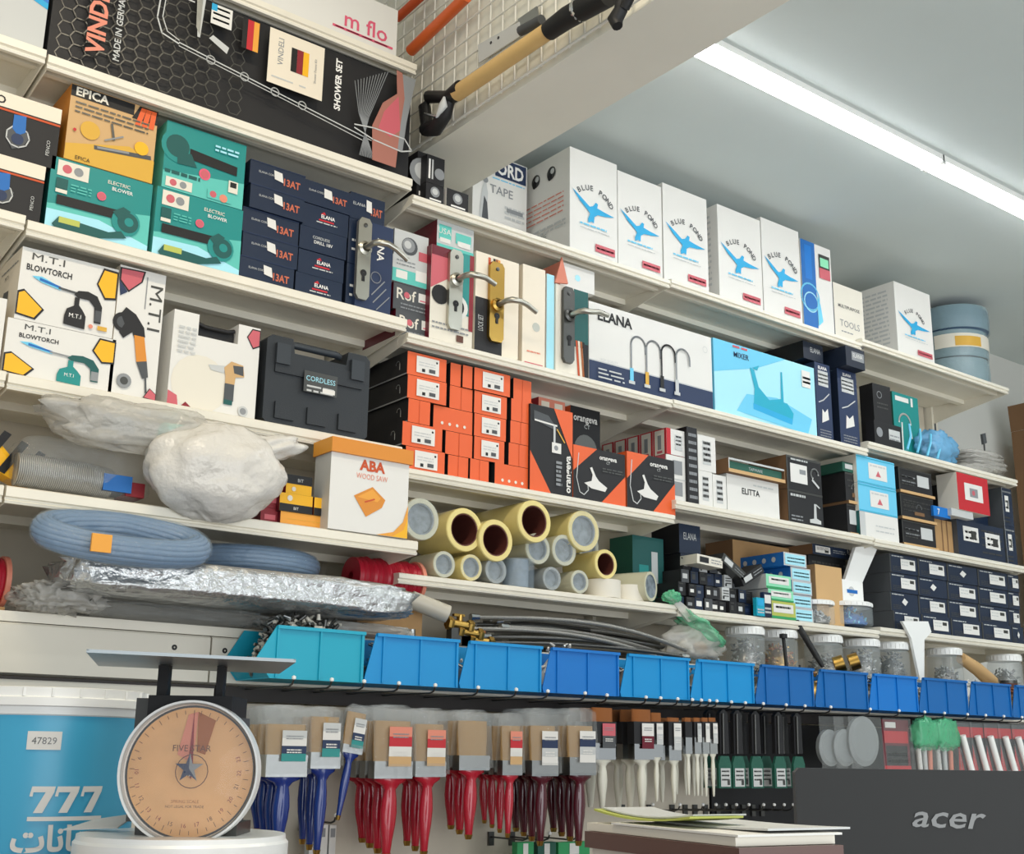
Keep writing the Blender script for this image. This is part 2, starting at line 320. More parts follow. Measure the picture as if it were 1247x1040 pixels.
m = MB(); m.box((.50, -.004, 1.30+.100), (3.8, .02, 1.30+.131), 'rail'); tag(m.build('ledge_rail'), 'rail darkened as bin shadow, running under the row of bins above the hanging brushes', 'rail')  # dark colour stands in for the shadow the bins cast here
m = MB(); m.box((-.95, -.004, 1.30+.125), (.497, .02, 1.30+.131), 'rail'); m.box((-.95, 0, 1.30+.100), (.497, .02, 1.30+.125), 'offwhite'); tag(m.build('ledge_rail'), 'cream rail with a thin dark upper line behind the scale tray', 'rail')
m = MB(); m.box((-.95, .02, .45), (2.03, .04, 1.30+.097), 'panel'); tag(m.build('peg_board'), 'cream peg board behind the blue and red paint brushes', 'board')
m = MB(); m.box((2.04, .02, .45), (3.8, .04, 1.30+.097), 'pegdark'); tag(m.build('peg_board'), 'dark peg board behind the black brushes and clear packets', 'board')
m = MB(); m.box((-.95, -.012, .985), (2.03, .02, 1.0), 'rail'); tag(m.build('peg_rail'), 'thin dark rail low on the cream peg board', 'rail')
# ceiling lamp: two LED battens end to end
zc = 1.81+CAMZ; q0 = PZ(868, 52, zc); q1 = PZ(1152, 186, zc); yb = -.545
for i, (a, b) in enumerate(((1.27, q1.x), (q1.x+.008, q1.x+1.2))):
    r = thing('ceiling_light', ['slim LED batten on the ceiling starting at the beam', 'slim LED batten continuing the first one to the right picture edge'][i], 'light', Vector(((a+b)/2, yb, zc-.04)), 'ceiling battens')
    k = MB(); k.box((a, yb-.036, zc-.02), (b, yb+.036, zc), 'plasticwhite'); k.build('housing', r)
    k = MB(); k.prism([(a+.008, yb+.035*cos(t), zc-.02-.018*sin(t)) for t in [pi*j/8 for j in range(9)]], (b-a-.016, 0, 0), 'lamp'); k.build('diffuser', r)
    for e in (a, b-.008):
        k = MB(); k.box((e, yb-.037, zc-.030), (e+.008, yb+.037, zc), 'plasticwhite'); k.build('end_cap', r)
# wire grid on the beam and the tools hung on it
XG = 1.022
r = thing('wire_grid', 'white wire grid panel on the side of the beam holding shovels', 'grid', Vector((XG, -.5, BEAMZ+.008)))
for i in range(30):
    k = MB(); y = .30-.053*i; k.tube([(XG, y, BEAMZ+.008), (XG, y, 3.69)], .0028, 'wire', 6); k.build('vertical_wire', r)
for i in range(12):
    k = MB(); z = BEAMZ+.011+.056*i; k.tube([(XG-.004, .37, z), (XG-.004, -1.35, z)], .004 if i == 0 else .0028, 'wire', 6); k.build('horizontal_wire', r)
def pts(lst, X): return [PX(x, y, X) for x, y in lst]
xs = XG-.045
r = thing('shovel', 'shovel with a pale wooden shaft and black D handle on the grid', 'shovel', PX(540, 140, xs))
k = MB(); k.tube(pts([(556, 114), (676, 32)], xs), .021, 'wood', 14); k.build('shaft', r)
k = MB(); k.tube(pts([(668, 38), (690, 22), (740, -6)], xs), [.023, .026, .027], 'black', 14); k.build('socket', r)
k = MB(); k.lathe([(.0275, 0), (.029, .006), (.0275, .012)], PX(704, 13, xs), PX(740, -6, xs)-PX(690, 22, xs), 'chrome', 14); k.build('collar', r)
k = MB()
k.tube(pts([(562, 108), (548, 118)], xs), [.024, .02], 'black', 12)
k.tube(pts([(548, 118), (522, 118), (517, 130), (520, 158)], xs), [.016, .017, .017, .016], 'black', 10); k.tube(pts([(548, 118), (541, 140), (530, 158), (520, 160)], xs), [.016, .02, .019, .014], 'black', 10)
k.tube(pts([(517, 158), (534, 152)], xs), .018, 'black', 10); k.build('d_handle', r)
k = MB(); k.tube(pts([(517, 139), (532, 142)], xs-.02), .004, 'chrome', 8); k.tube(pts([(532, 142), (540, 128), (541, 118)], xs-.02), [.004, .012, .003], 'lgrey', 8); k.build('handle_insert', r)
r = tag(MB().tube(pts([(500, 62), (568, -4)], xs), .016, 'orangeshaft', 12).build('shovel_shaft'), 'orange tool shaft hanging on the grid behind the white carton', 'tool')
r = tag(MB().tube(pts([(484, 22), (519, -10)], xs+.01), .013, 'dorange', 12).build('shovel_shaft'), 'dark red tool shaft above the orange one, at the corner', 'tool')
r = thing('scraper', 'grey steel scraper blade hanging above the pale shovel shaft', 'tool', PX(600, 60, XG-.014))
k = MB(); k.prism(pts([(583, 55), (633, 27), (635, 44), (584, 77)], XG-.012), (-.003, 0, 0), 'lgrey'); Fh = k
for c in ((598, 52), (607, 46)): k.lathe([(.004, 0), (.004, .001), (.001, .001)], PX(c[0], c[1], XG-.0152), (-1, 0, 0), 'black', 10)
k.build('blade', r)
k = MB(); k.tube(pts([(634, 38), (660, 24)], XG-.03), .013, 'dgrey', 10); k.build('handle', r)
r = tag(MB().prism(pts([(632, 24), (655, 8), (658, 22), (634, 36)], XG-.008), (-.004, 0, 0), 'steel').build('trowel_blade'), 'steel trowel blade hanging right of the grey scraper', 'tool')
r = thing('shovel_grip', 'black D handle of another shovel at the top edge, right of the wooden shaft', 'shovel', PX(752, 30, xs))
k = MB(); k.tube(pts([(758, -6), (756, 12), (749, 24), (752, 32)], xs), [.014, .016, .018, .012], 'black', 10); k.build('grip', r)
k = MB(); k.tube(pts([(768, -6), (760, 10)], xs), .012, 'black', 10); k.build('shank', r)
# ------------------------------------------------------------------ top shelf row
def face_top(x, y, Y): return PY(x, y, Y)
def carton(xl, xr, ytop, shelf_z, Y=.025, dep=.2, m='white', **k):
    x0, x1, z1 = span(xl, xr, ytop, Y); return Carton(x0, x1, shelf_z, z1, Y, dep, m, **k)
# white carton with a pink name, top left
c = carton(318, 487, -60, SH['T1'], .03, .25, 'paper'); f = c.front()
f.text('m flo', .765, .44, .30, 'pink', maxw=.5, sx=1.0, bold=.01); f.rect(.52, .20, .97, .245, 'pink'); f.lines(.54, .95, .212, 1, .1, .02, 'white', 3)
c.done('white_carton', 'white carton with pink lettering on the uppermost shelf beside the beam')
# grey and cyan carton at the left edge
x1, _, _ = span(57, 57, 20, .03); c = Carton(x1-.42, x1, SH['A0'], SH['A0']+.30, .03, .25, 'lgrey', front='lgrey'); f = c.front()
f.poly([(.62, .56), (1, .37), (1, 1), (0, 1), (0, .9)], 'cyan'); f.poly([(.62, .60), (1, .42), (1, .47), (.55, .68)], 'binroyal')
c.done('grey_carton', 'grey carton with a bright cyan top, at the upper left corner')
# long shower set carton
x0, x1, _ = span(61, 503, 30, .03); zt = SH['T1']-.033-.006
c = Carton(x0, x1, SH['A1'], zt, .03, .16, 'softblack'); f = c.front(); W, H = f.W, f.H
r = .062                                   # honeycomb pattern
for i in range(0, 16):
    for j in range(0, 14):
        cx = (.02 + i*r*1.5*1.02)*1.0; cy = .03 + (j + .5*(i % 2))*r*1.732*1.02
        if cx/ (W/H) > .46 or cy > .99: continue
        if cx/(W/H) > .40-.12*(cy-.3) and (i*7+j*3) % 3: continue
        ps = [(cx+r*cos(pi/3*q), cy+r*sin(pi/3*q)) for q in range(7)]
        ps = [(a*H/W, b) for a, b in ps]
        if any(a < .005 or b < .005 or b > .995 for a, b in ps): continue
        f.line(ps, .0075, 'gunmetal')
f.text('VINDELI', .098, .12, .135, 'salmon', rot=pi/2, bold=.03, sx=1.0, align='L'); f.text('MADE IN GERMANY', .150, .13, .050, 'lgrey', rot=pi/2, bold=.015, align='L')
f.line([(.245, .86), (.24, .62), (.255, .5), (.30, .46)], .012, 'lgrey'); f.line([(.258, .86), (.253, .64), (.268, .53), (.30, .49)], .008, 'lgrey'); f.line([(.245, .86), (.262, .88), (.33, .87)], .012, 'lgrey'); f.poly([(.335, .97), (.36, .97), (.352, .58), (.345, .58)], 'lgrey')
f.poly([(.335, .97), (.352, .97), (.350, .60), (.340, .66)], 'steel')
f.line([(.30, .47), (.60, .335), (.86, .22)], .010, 'lgrey'); f.line([(.30, .44), (.60, .305), (.84, .19)], .007, 'lgrey')
for q in (.385, .478, .565, .645): f.ring(q, .42-(q-.385)*.42, .035, .010, 'lgrey')
f.poly([(.375, .60), (.385, .64), (.43, .58), (.425, .52)], 'lgrey')
f.rect(.375, .74, .432, .92, 'paper'); f.lines(.38, .425, .88, 3, .05, .018, 'navy', 5); f.poly([(.375, .86), (.39, .86), (.39, .92), (.375, .92)], 'cyan')
f.rect(.462, .63, .476, .90, 'black'); f.rect(.476, .63, .493, .90, 'red'); f.rect(.493, .63, .508, .90, 'amber')
f.rect(.538, .41, .70, .91, 'cream'); f.text('VINDELI', .572, .72, .05, 'grey', rot=pi/2, bold=.01)
f.rect(.603, .58, .620, .80, 'black'); f.rect(.620, .58, .638, .80, 'dred'); f.rect(.638, .58, .655, .80, 'yellow')
f.lines(.55, .65, .47, 1, .05, .012, 'lgrey', 8); f.text('Shower Faucet Kit', .675, .66, .022, 'grey', rot=pi/2)
f.text('SHOWER SET', .745, .62, .058, 'white', rot=pi/2, bold=.03)
for q in range(12): f.line([(.90-.012*q*.8, .93-.02*q), (.845-.003*q, .42), (.822+.004*q, .04)], .006, 'grey')
f.poly([(.935, .95), (.99, .95), (.965, .50), (.955, .2), (.94, .2)], 'grey'); f.poly([(.925, .97), (.945, .96), (.955, .72), (.945, .45), (.935, .03), (.86, .03), (.855, .35), (.885, .60), (.93, .74)], 'flesh')
f.poly([(.935, .72), (.945, .40), (.915, .30), (.875, .35), (.89, .52)], 'rose')
f.line([(.80, .27), (.86, .22), (.95, .20), (.985, .24), (.96, .33), (.86, .33), (.80, .30)], .012, 'lgrey')
c.done('shower_carton', 'long black carton with honeycomb pattern and shower drawing under the highest shelf')
# small black cartons beside the beam
bl = [(508, 521, 183, .05, 0, 'small black carton half hidden behind the shelf end, left of the beam', None), (518, 541, 221, .02, 1, 'small black carton with round mark under another, below the beam', None), (543, 571, 228, .02, 1, 'single small black carton with white side, left of the white tape carton', 'white')]
tops = {}
for i, (a, b, t, Y, mk, lab, sd) in enumerate(bl):
    x0, x1, z1 = span(a, b, t, Y); c = Carton(x0+.003, x1-.002, SH['A2'], z1, Y, .06 if i else .16, 'softblack', left=sd); f = c.front(); f.disc(.5, .62, .26, 'grey'); f.disc(.5, .64, .16, 'lgrey'); f.rect(.2, .18, .85, .26, 'white'); f.rect(.2, .09, .7, .13, 'grey')
    c.done('black_carton', lab, group='small black cartons'); tops[i] = (x0, x1, z1)
x0, x1, z1 = tops[1]; c = Carton(x0+.003, x1-.002, z1+.001, z1+.083, .02, .06, 'softblack'); f = c.front()
f.rect(.1, .15, .2, .85, 'white'); f.rect(.28, .15, .36, .85, 'lgrey'); f.disc(.72, .4, .2, 'grey'); c.done('black_carton', 'small black carton with white bars on top of another, below the beam', group='small black cartons')
# tape carton under the beam
c = Carton(1.285, 1.488, SH['A2'], SH['A2']+.325, .2, .16, 'paper'); f = c.front()
f.rect(.40, .80, .98, .99, 'navy2'); f.text('ORD', .68, .895, .13, 'white', maxw=.5, bold=.03); f.lines(.35, .95, .765, 1, .1, .012, 'skyblue', 2); f.text('TAPE', .52, .66, .085, 'grey', bold=.01)
f.poly([(.12, .34), (.25, .3), (.27, .6), (.22, .74), (.16, .62)], 'lgrey'); f.poly([(.16, .30), (.30, .24), (.26, .5), (.2, .56)], 'dgrey'); f.disc(.22, .72, .03, 'grey'); f.line([(.1, .3), (.3, .12), (.42, .1)], .012, 'lgrey')
f.lines(.58, .95, .50, 3, .05, .026, 'lgrey', 4); f.lines(.6, .95, .22, 2, .1, .05, 'lgrey', 9); f.rect(.62, .47, .92, .51, 'grey')
c.done('white_carton', 'white tape carton with a navy name block under the beam')
# bird cartons
def bird(f):
    f.arc_text('BLUE POND', .47, .39, .275, .052, 'dgrey', radians(126), radians(36), bold=.02)
    f.poly([(.04, .60), (.22, .54), (.40, .475), (.47, .49), (.53, .535), (.575, .525), (.56, .485), (.70, .470), (.93, .452), (.74, .428), (.57, .418), (.50, .39), (.49, .325), (.44, .335), (.37, .315), (.365, .35), (.41, .41), (.36, .435), (.20, .50)], 'cyan')
    f.lines(.2, .76, .285, 1, .03, .016, 'skyblue', 1); f.lines(.2, .82, .25, 1, .03, .008, 'lgrey', 2); f.rect(.52, .062, .93, .135, 'rose'); f.lines(.55, .9, .09, 1, .1, .018, 'pink', 3)
birds = [(694, 751, 178, 642, 'white bird carton leftmost of three, next to the beam', 1), (752, 805, 207, None, 'white bird carton in the middle of three near the beam', 0), (806.5, 860, 222, None, 'white bird carton rightmost of three, straddling the shelf joint', 0),
         (873, 925, 248, 862, 'white bird carton left of the pair in the middle of the top shelf', 2), (926, 972, 264, None, 'white bird carton touching the narrow blue carton', 0), (1088, 1132, 342, 1055, 'white bird carton at the far end, left of the net rolls', 2)]
for xl, xr, yt, yl, lab, side in birds:
    sh = SH['A2'] if xl < 800 else SH['A3'] if xl < 1000 else SH['A4']
    if 800 < xl < 810: sh = SH['A3']
    c = carton(xl, xr, yt, sh, .02, .31 if side else .28, 'paper'); bird(c.front())
    if side == 1:
        f = c.left()
        for q in range(3): f.disc(.25+.24*q, .83, .06, 'gunmetal', ry=.065); f.disc(.23+.24*q, .80, .03, 'black', ry=.04); f.disc(.27+.24*q, .845, .028, 'lgrey')
        f.lines(.15, .92, .58, 5, .045, .012, 'salmon', 6); f.text('TAP & DIE', .5, .23, .05, 'grey', maxw=.8); f.rect(.1, .05, .5, .16, 'black'); f.lines(.2, .95, .30, 2, .04, .02, 'lgrey', 11)
    if side == 2: c.left().lines(.1, .9, .88, 13, .06, .026, 'lgrey', 12)
    c.done('bird_carton', lab, group='bird cartons')
c = carton(974, 1011, 290, SH['A3'], .02, .2, 'paper'); f = c.front()
f.rect(0, 0, .46, 1, 'blue'); f.rect(.12, .56, .34, .95, 'binroyal'); f.ring(.24, .36, .15, .02, 'skyblue'); f.ring(.26, .30, .11, .015, 'palecyan'); f.rect(.58, .64, .94, .90, 'gunmetal'); f.rect(.58, .62, .94, .74, 'rose'); f.rect(.62, .76, .9, .86, 'lgreen'); f.poly([(.46, .05), (.62, .12), (.56, .3), (.46, .4)], 'skyblue')
c.done('blue_carton', 'narrow white and blue carton between the bird cartons and plain grey carton')
c = carton(1014, 1050, 343, SH['A3'], .03, .2, 'lgrey', front='offwhite', left='grey'); f = c.front(); f.text('MULTIPURPOSE', .5, .62, .06, 'gunmetal', maxw=.75, bold=.01); f.text('TOOLS', .5, .32, .12, 'grey', maxw=.7); f.lines(.2, .6, .16, 1, .1, .02, 'grey', 3)
c.done('plain_carton', 'plain pale grey carton between the narrow blue carton and last bird carton')
# rolls of net at the far end
cx = PY(1160, 430, .17); zb = SH['A4']+.001
for i, (h, R, mm, lab) in enumerate(((.11, .132, 'silvernet', 'lowest pale blue net roll of the pile at the top right shelf end'), (.12, .128, 'silvernet', 'thick net roll in the middle of the pile beside the last bird carton'), (.105, .135, 'hosebands', 'dark blue roll topping the pile just under the ceiling'))):
    r = thing('net_roll', lab, 'roll', Vector((cx.x+.01*i, .17, zb)), 'net rolls')
    k = MB(); k.lathe([(.05, 0), (R-.012, 0), (R, .012), (R+.003, h/2), (R, h-.012), (R-.012, h), (.05, h)], (cx.x+.01*i, .17, zb), (0, 0, 1), mm, 36); k.build('roll', r)
    k = MB(); k.lathe([(R+.004, .004), (R+.006, h/2), (R+.004, h-.004)], (cx.x+.01*i, .17, zb), (0, 0, 1), 'tubclear', 36); k.build('plastic_wrap', r)
    if i == 1:
        k = MB(); a0, a1 = radians(215), radians(262); k.grid([(cx.x+.01+(R+.008)*cos(a0+(a1-a0)*q/6), .17+(R+.008)*sin(a0+(a1-a0)*q/6), zb+zz) for zz in (.045, .085) for q in range(7)], [[q, q+1, 8+q, 7+q] for q in range(6)], 'gold'); k.build('label', r)
        k = MB(); a0, a1 = radians(180), radians(300); k.grid([(cx.x+.01+(R+.0075)*cos(a0+(a1-a0)*q/8), .17+(R+.0075)*sin(a0+(a1-a0)*q/8), zb+zz) for zz in (.04, .098) for q in range(9)], [[q, q+1, 10+q, 9+q] for q in range(8)], 'offwhite'); k.build('paper_band', r)
    zb += h+.001
# ------------------------------------------------------------------ second row, bay one
def pump(c):
    f = c.front(); f.rect(0, .74, 1, 1, 'cream'); f.rect(0, .70, 1, .735, 'dorange'); f.rect(0, .735, 1, .755, 'black'); f.text('PENCO', .25, .87, .13, 'black', bold=.02)
    f.poly([(.50, .28), (.56, .12), (.66, .2), (.72, .40), (.60, .52), (.50, .42)], 'dgrey'); f.ring(.60, .34, .17, .02, 'lgrey', seg=9); f.poly([(.54, .68), (.66, .70), (.67, .44), (.60, .36), (.54, .45)], 'blue'); f.disc(.60, .3, .09, 'navy2'); f.disc(.14, .55, .08, 'dgrey'); f.disc(.14, .55, .05, 'grey'); f.text('PENCO', .90, .30, .055, 'lgrey', rot=pi/2)
x0, x1, z1 = span(-70, 57, 176, .03); z1 = PY(57, 204, .03).z; c = Carton(x0, x1, SH['B1']+.009, z1, .03, .2, 'softblack', top='cream'); pump(c); c.done('pump_carton', 'lower black and cream pump carton at the left edge', group='pump cartons')
x0, x1, _ = span(-55, 72.5, 140, .03); z2 = PY(72, 133, .03).z; c = Carton(x0, x1, z1+.001, z2, .03, .2, 'softblack', top='cream'); pump(c); c.done('pump_carton', 'upper black and cream pump carton at the left edge', group='pump cartons')
def blower(f, flip=False, word='BLOWER'):
    g = (lambda a: 1-a) if flip else (lambda a: a)
    f.poly([(0, 0), (1, 0), (1, .55), (0, .35)], 'lteal'); f.poly([(0, 0), (1, 0), (1, .12), (.5, .3), (0, .28)], 'palecyan')
    f.rect(.06, .76, .36, .97, 'offwhite'); f.disc(.15, .865, .06, 'rose'); f.disc(.26, .865, .06, 'grey')
    f.text('ELECTRIC', .66, .86, .05, 'offwhite', maxw=.4, bold=.01); f.text('BLOWER', .70, .78, .05, 'white', maxw=.5, bold=.01)
    f.disc(.5, .63, .06, 'pink'); f.disc(.5, .63, .045, 'rose'); f.rect(.06, .58, .17, .72, 'dteal'); f.rect(.06, .52, .17, .57, 'offwhite'); f.lines(.2, .4, .66, 3, .04, .015, 'lteal', 7)
    f.poly([(g(.08), .36), (g(.08), .49), (g(.66), .50), (g(.66), .37)], 'black')
    f.disc(g(.76), .36, .19, 'teal'); f.disc(g(.78), .36, .14, 'dteal'); f.disc(g(.79), .37, .06, 'teal'); f.poly([(g(.62), .46), (g(.72), .56), (g(.80), .52), (g(.7), .36)], 'dteal')
    f.poly([(g(.06), .08), (g(.12), .2), (g(.6), .16), (g(.72), .22), (g(.78), .14), (g(.5), .04), (g(.1), .03)], 'dteal'); f.rect(.12, .12, .32, .2, 'lime')
x0, x1, z1 = span(64, 188, 189, .03); tb1 = z1
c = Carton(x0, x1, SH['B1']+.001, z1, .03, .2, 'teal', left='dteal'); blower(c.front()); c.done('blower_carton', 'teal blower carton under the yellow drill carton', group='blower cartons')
ex0, ex1, ez = span(88, 194.5, 101, .03)
c = Carton(ex0, ex1, z1+.001, ez, .03, .2, 'gold', front='tan', left='ambord'); f = c.front()
f.rect(0, .84, .72, .99, 'black'); f.text('EPICA', .24, .92, .11, 'offwhite', bold=.03); f.poly([(.70, .80), (1, .80), (1, .99), (.78, .99)], 'black')
for q in range(3): f.poly([(.74+.08*q, .72), (.80+.08*q, .72), (.86+.06*q, .97), (.80+.06*q, .97)], 'orange')
f.poly([(0, 0), (1, 0), (1, .30), (.7, .40), (0, .2)], 'gold'); f.disc(.25, .45, .12, 'gold'); f.lines(.06, .9, .76, 3, .06, .02, 'gunmetal', 6); f.line([(.32, .25), (.95, .33)], .055, 'dgrey'); f.line([(.35, .26), (.7, .31)], .028, 'grey'); f.line([(.48, .62), (.52, .42)], .03, 'gunmetal'); f.line([(.42, .38), (.62, .50)], .02, 'grey'); f.disc(.84, .42, .09, 'yellow'); f.disc(.08, .40, .02, 'red'); f.text('EPICA', .2, .05, .05, 'black')
c.done('drill_carton', 'yellow and black carton standing on the first teal blower carton')
x0, x1, z1 = span(192, 297, 228, .03); z1 = PY(192, 226, .03).z
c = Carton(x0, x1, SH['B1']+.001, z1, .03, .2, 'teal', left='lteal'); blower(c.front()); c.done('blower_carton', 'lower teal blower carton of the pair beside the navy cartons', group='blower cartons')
zt = PY(195, 143, .03).z; c = Carton(x0+.008, x1-.004, z1+.001, min(zt, SH['A1']-.04), .03, .2, 'teal', left='lteal'); f = c.front()
f.poly([(0, 0), (1, 0), (1, .4), (0, .25)], 'lteal'); f.disc(.16, .66, .25, 'teal'); f.disc(.15, .66, .17, 'dteal'); f.poly([(.3, .52), (.9, .48), (.9, .62), (.3, .68)], 'black'); f.poly([(.16, .4), (.4, .42), (.32, .6), (.15, .56)], 'dteal'); f.disc(.5, .36, .085, 'pink'); f.disc(.5, .36, .06, 'rose'); f.lines(.02, .45, .23, 1, .1, .05, 'dteal', 3); f.rect(.04, .03, .36, .17, 'offwhite'); f.disc(.13, .1, .05, 'rose'); f.disc(.25, .1, .05, 'grey'); f.rect(.55, .03, .85, .17, 'lteal'); f.disc(.62, .1, .05, 'rose'); f.disc(.75, .08, .06, 'salmon'); f.rect(.80, .20, .92, .38, 'offwhite'); f.rect(.82, .28, .9, .36, 'black'); f.lines(.6, .92, .82, 2, .06, .03, 'palecyan', 4)
c.done('blower_carton', 'upper teal blower carton with the round motor at left, touching the shelf above', group='blower cartons')
# navy cartons
x0, x1, zt = span(302, 366, 190, .03); n = 5; hz = (SH['A1']-.075-SH['B1'])/5
lv = ['bottom', 'second from the bottom', 'middle', 'fourth from the bottom', 'top']
for i in range(5):
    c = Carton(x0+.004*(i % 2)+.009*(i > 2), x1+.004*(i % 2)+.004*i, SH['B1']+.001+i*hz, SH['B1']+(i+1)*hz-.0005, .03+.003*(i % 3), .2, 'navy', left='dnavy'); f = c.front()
    f.text('ELANA CORDLESS', .36, .60, .09, 'lgrey', maxw=.40); f.text('13AT', .76, .46, .30, 'salmon2', bold=.03, maxw=.3); f.rect(0, .97, 1, 1, 'navy2')
    c.done('navy_carton', 'navy carton with white tag, %s of the left column of five' % lv[i], group='navy carton stack', parts=[('price_sticker', lambda f: f.poly([(.44, .45), (.60, .38), (.57, .78), (.42, .82)], 'paper'))])
x0, x1, zt = span(369, 424, 215, .03)
for i in range(5):
    kind = (0, 0, 1, 0, 2)[i]
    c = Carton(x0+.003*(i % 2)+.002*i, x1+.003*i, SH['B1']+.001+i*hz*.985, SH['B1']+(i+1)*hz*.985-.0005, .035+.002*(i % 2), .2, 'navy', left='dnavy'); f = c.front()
    if kind == 0: f.text('ELANA', .55, .62, .16, 'white', bold=.02, maxw=.3); f.rect(.35, .40, .68, .47, 'red'); f.poly([(.38, .7), (.46, .82), (.5, .7)], 'red'); f.lines(.3, .75, .30, 1, .1, .05, 'lgrey', 2)
    elif kind == 1: f.text('CORDLESS', .45, .62, .12, 'lgrey', maxw=.5, bold=.01); f.text('DRILL 18V', .5, .42, .14, 'white', maxw=.4, bold=.01)
    else: f.text('ELANA CORDLESS', .30, .60, .09, 'lgrey', maxw=.40); f.text('13AT', .76, .46, .28, 'salmon2', bold=.03, maxw=.3)
    parts = [('price_sticker', lambda f: f.poly([(.42, .42), (.60, .38), (.57, .78), (.41, .82)], 'paper'))] if kind == 2 else ()
    c.done('navy_carton', 'navy carton, %s of the second column right of the tagged column' % lv[i], group='navy carton stack', parts=parts)
x0, x1, zt = span(431, 470, 232, .035)
zz = SH['B1']
for i, h in enumerate(((zt-zz)*.385, (zt-zz)*.385, (zt-zz)*.225)):
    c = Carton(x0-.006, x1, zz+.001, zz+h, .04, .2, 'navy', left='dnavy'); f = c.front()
    if i == 2: f.text('ELANA', .26, .60, .12, 'lgrey', maxw=.4); f.text('13AT', .76, .46, .30, 'salmon2', bold=.03, maxw=.32)
    else: f.lines(.1, .3, .5, 2, .2, .05, 'lgrey', i)
    c.done('navy_carton', ['navy carton at the bottom behind the first lever handle display', 'navy carton in the middle behind the first lever handle display', 'navy carton with tag above the first lever handle display'][i], group='navy carton stack', parts=[('price_sticker', lambda f: f.poly([(.46, .40), (.62, .36), (.6, .8), (.45, .84)], 'paper'))] if i == 2 else ())
    zz += h
# ------------------------------------------------------------------ second row, bay two: lever handle displays
def lever_set(r, x, y, z0, z1, wdt, mt, lv, knob='satin', fr=.60):
    """escutcheon plate with keyhole and a lever pointing right towards lv (photo pixel on plane y-.07)"""
    k = MB(); h = z1-z0
    prof = [(x-wdt/2, z0+.012), (x-wdt/2+.008, z0), (x+wdt/2-.008, z0), (x+wdt/2, z0+.012), (x+wdt/2, z1-.012), (x+wdt/2-.008, z1), (x-wdt/2+.008, z1), (x-wdt/2, z1-.012)]
    k.prism([(a, y-.012, b) for a, b in prof], (0, .011, 0), mt)
    kz = z0+h*.32; k.lathe([(.009, 0), (.009, .001), (.001, .0012)], (x, y-.0125, kz), (0, -1, 0), 'black', 12); k.box((x-.004, y-.0137, kz-.022), (x+.004, y-.0125, kz), 'black')
    k.build('escutcheon_plate', r)
    k = MB(); lz = z0+h*fr; e = PY(lv[0], lv[1], y-.075)
    k.lathe([(.019, 0), (.019, .006), (.012, .01)], (x, y-.012, lz), (0, -1, 0), mt, 16)
    k.tube([(x, y-.02, lz), (x, y-.055, lz), (x+.008, y-.07, lz), (x+.03, y-.075, lz), (x+(e.x-x)*.6, y-.075, lz+(e.z-lz)*.45+.004), (e.x, y-.072, e.z)], [.008, .008, .009, .008, .0075, .007], knob, 10)
    k.build('lever', r)
    k = MB(); k.lathe([(.006, 0), (.006, .002), (.001, .003)], (x, y-.012, z1-.02), (0, -1, 0), 'gunmetal', 8); k.build('screw', r)
def display(name, label, xl, xr, yt, shz, Y, dep, m, plate, platemat, lv, printer=None, leftm=None, z1=None):
    x0, x1, zt = span(xl, xr, yt, Y)
    if z1: zt = z1
    c = Carton(x0, x1, shz, zt, Y, dep, m, left=leftm)
    if printer: printer(c.front())
    r = thing(name, label, 'handle display', c.base(), 'lever handle displays'); c.mb.build('carton', r)
    p = PY((plate[0]+plate[1])/2, plate[2], Y-.01); q = PY((plate[0]+plate[1])/2, plate[3], Y-.01)
    wd = PY(plate[1], plate[2], Y).x-PY(plate[0], plate[2], Y).x
    lever_set(r, p.x, Y-.001, max(q.z, shz+.004), p.z, wd, platemat, lv, 'satin', .46 if platemat == 'brass' else .62); return r
def pr1(f):
    f.text('ANA', .66, .72, .085, 'white', rot=-pi/2, bold=.02); f.line([(.5, .12), (.85, .3)], .012, 'grey'); f.line([(.45, .2), (.8, .38)], .012, 'grey'); f.ring(.55, .40, .06, .01, 'grey'); f.line([(.6, .05), (.95, .22)], .01, 'grey')
display('handle_display', 'navy lever handle display with silver plate at the end of the drill carton shelf', 437, 479, 266, SH['B1']+.001, .028, .012, 'navy2', (437, 453, 266, 366), 'satin', (497, 316), pr1)
# pale and dark lock cartons behind
sx0, sx1, szt = span(479, 520, 278, .06)
z = SH['B2']+.001
names = ['dark lock carton with white lettering at the bottom, right of the navy display', 'dark lock carton with white lettering, second of the pile right of the navy display', 'pale teal lock carton third in the pile right of the navy display', 'pale grey lock carton with a round knob, topping the pile']
hh = (szt-z)/4
for i in range(4):
    c = Carton(sx0+.012*(i < 1)+.004*(i == 1)-.004*(i == 2), sx1+.022*(i < 1)+.010*(i == 1)+.004*(i == 2), z, z+hh-.001, .05+.003*(i % 2), .16, 'gunmetal' if i < 2 else 'lgrey', front='dgrey' if i < 2 else 'lgrey', left='maroon' if i < 2 else 'grey'); f = c.front()
    if i < 2: f.text('Rof', .35, .62, .42, 'offwhite', bold=.01); f.disc(.36, .6, .12, 'rose'); f.rect(.68, .45, .92, .8, 'paper'); f.lines(.2, .95, .22, 2, .14, .05, 'grey', i); f.rect(.72, .5, .88, .54, 'pink')
    elif i == 2: f.rect(0, .0, 1, .5, 'lteal'); f.rect(.1, .15, .4, .45, 'paper'); f.rect(.62, .2, .92, .6, 'paper'); f.lines(.1, .6, .8, 2, .14, .05, 'grey', 3)
    else: f.disc(.45, .45, .34, 'dgrey'); f.disc(.42, .48, .27, 'grey'); f.disc(.39, .5, .15, 'lgrey'); f.rect(.72, .0, 1, .35, 'rose')
    c.done('lock_carton', names[i], group='lock cartons'); z += hh
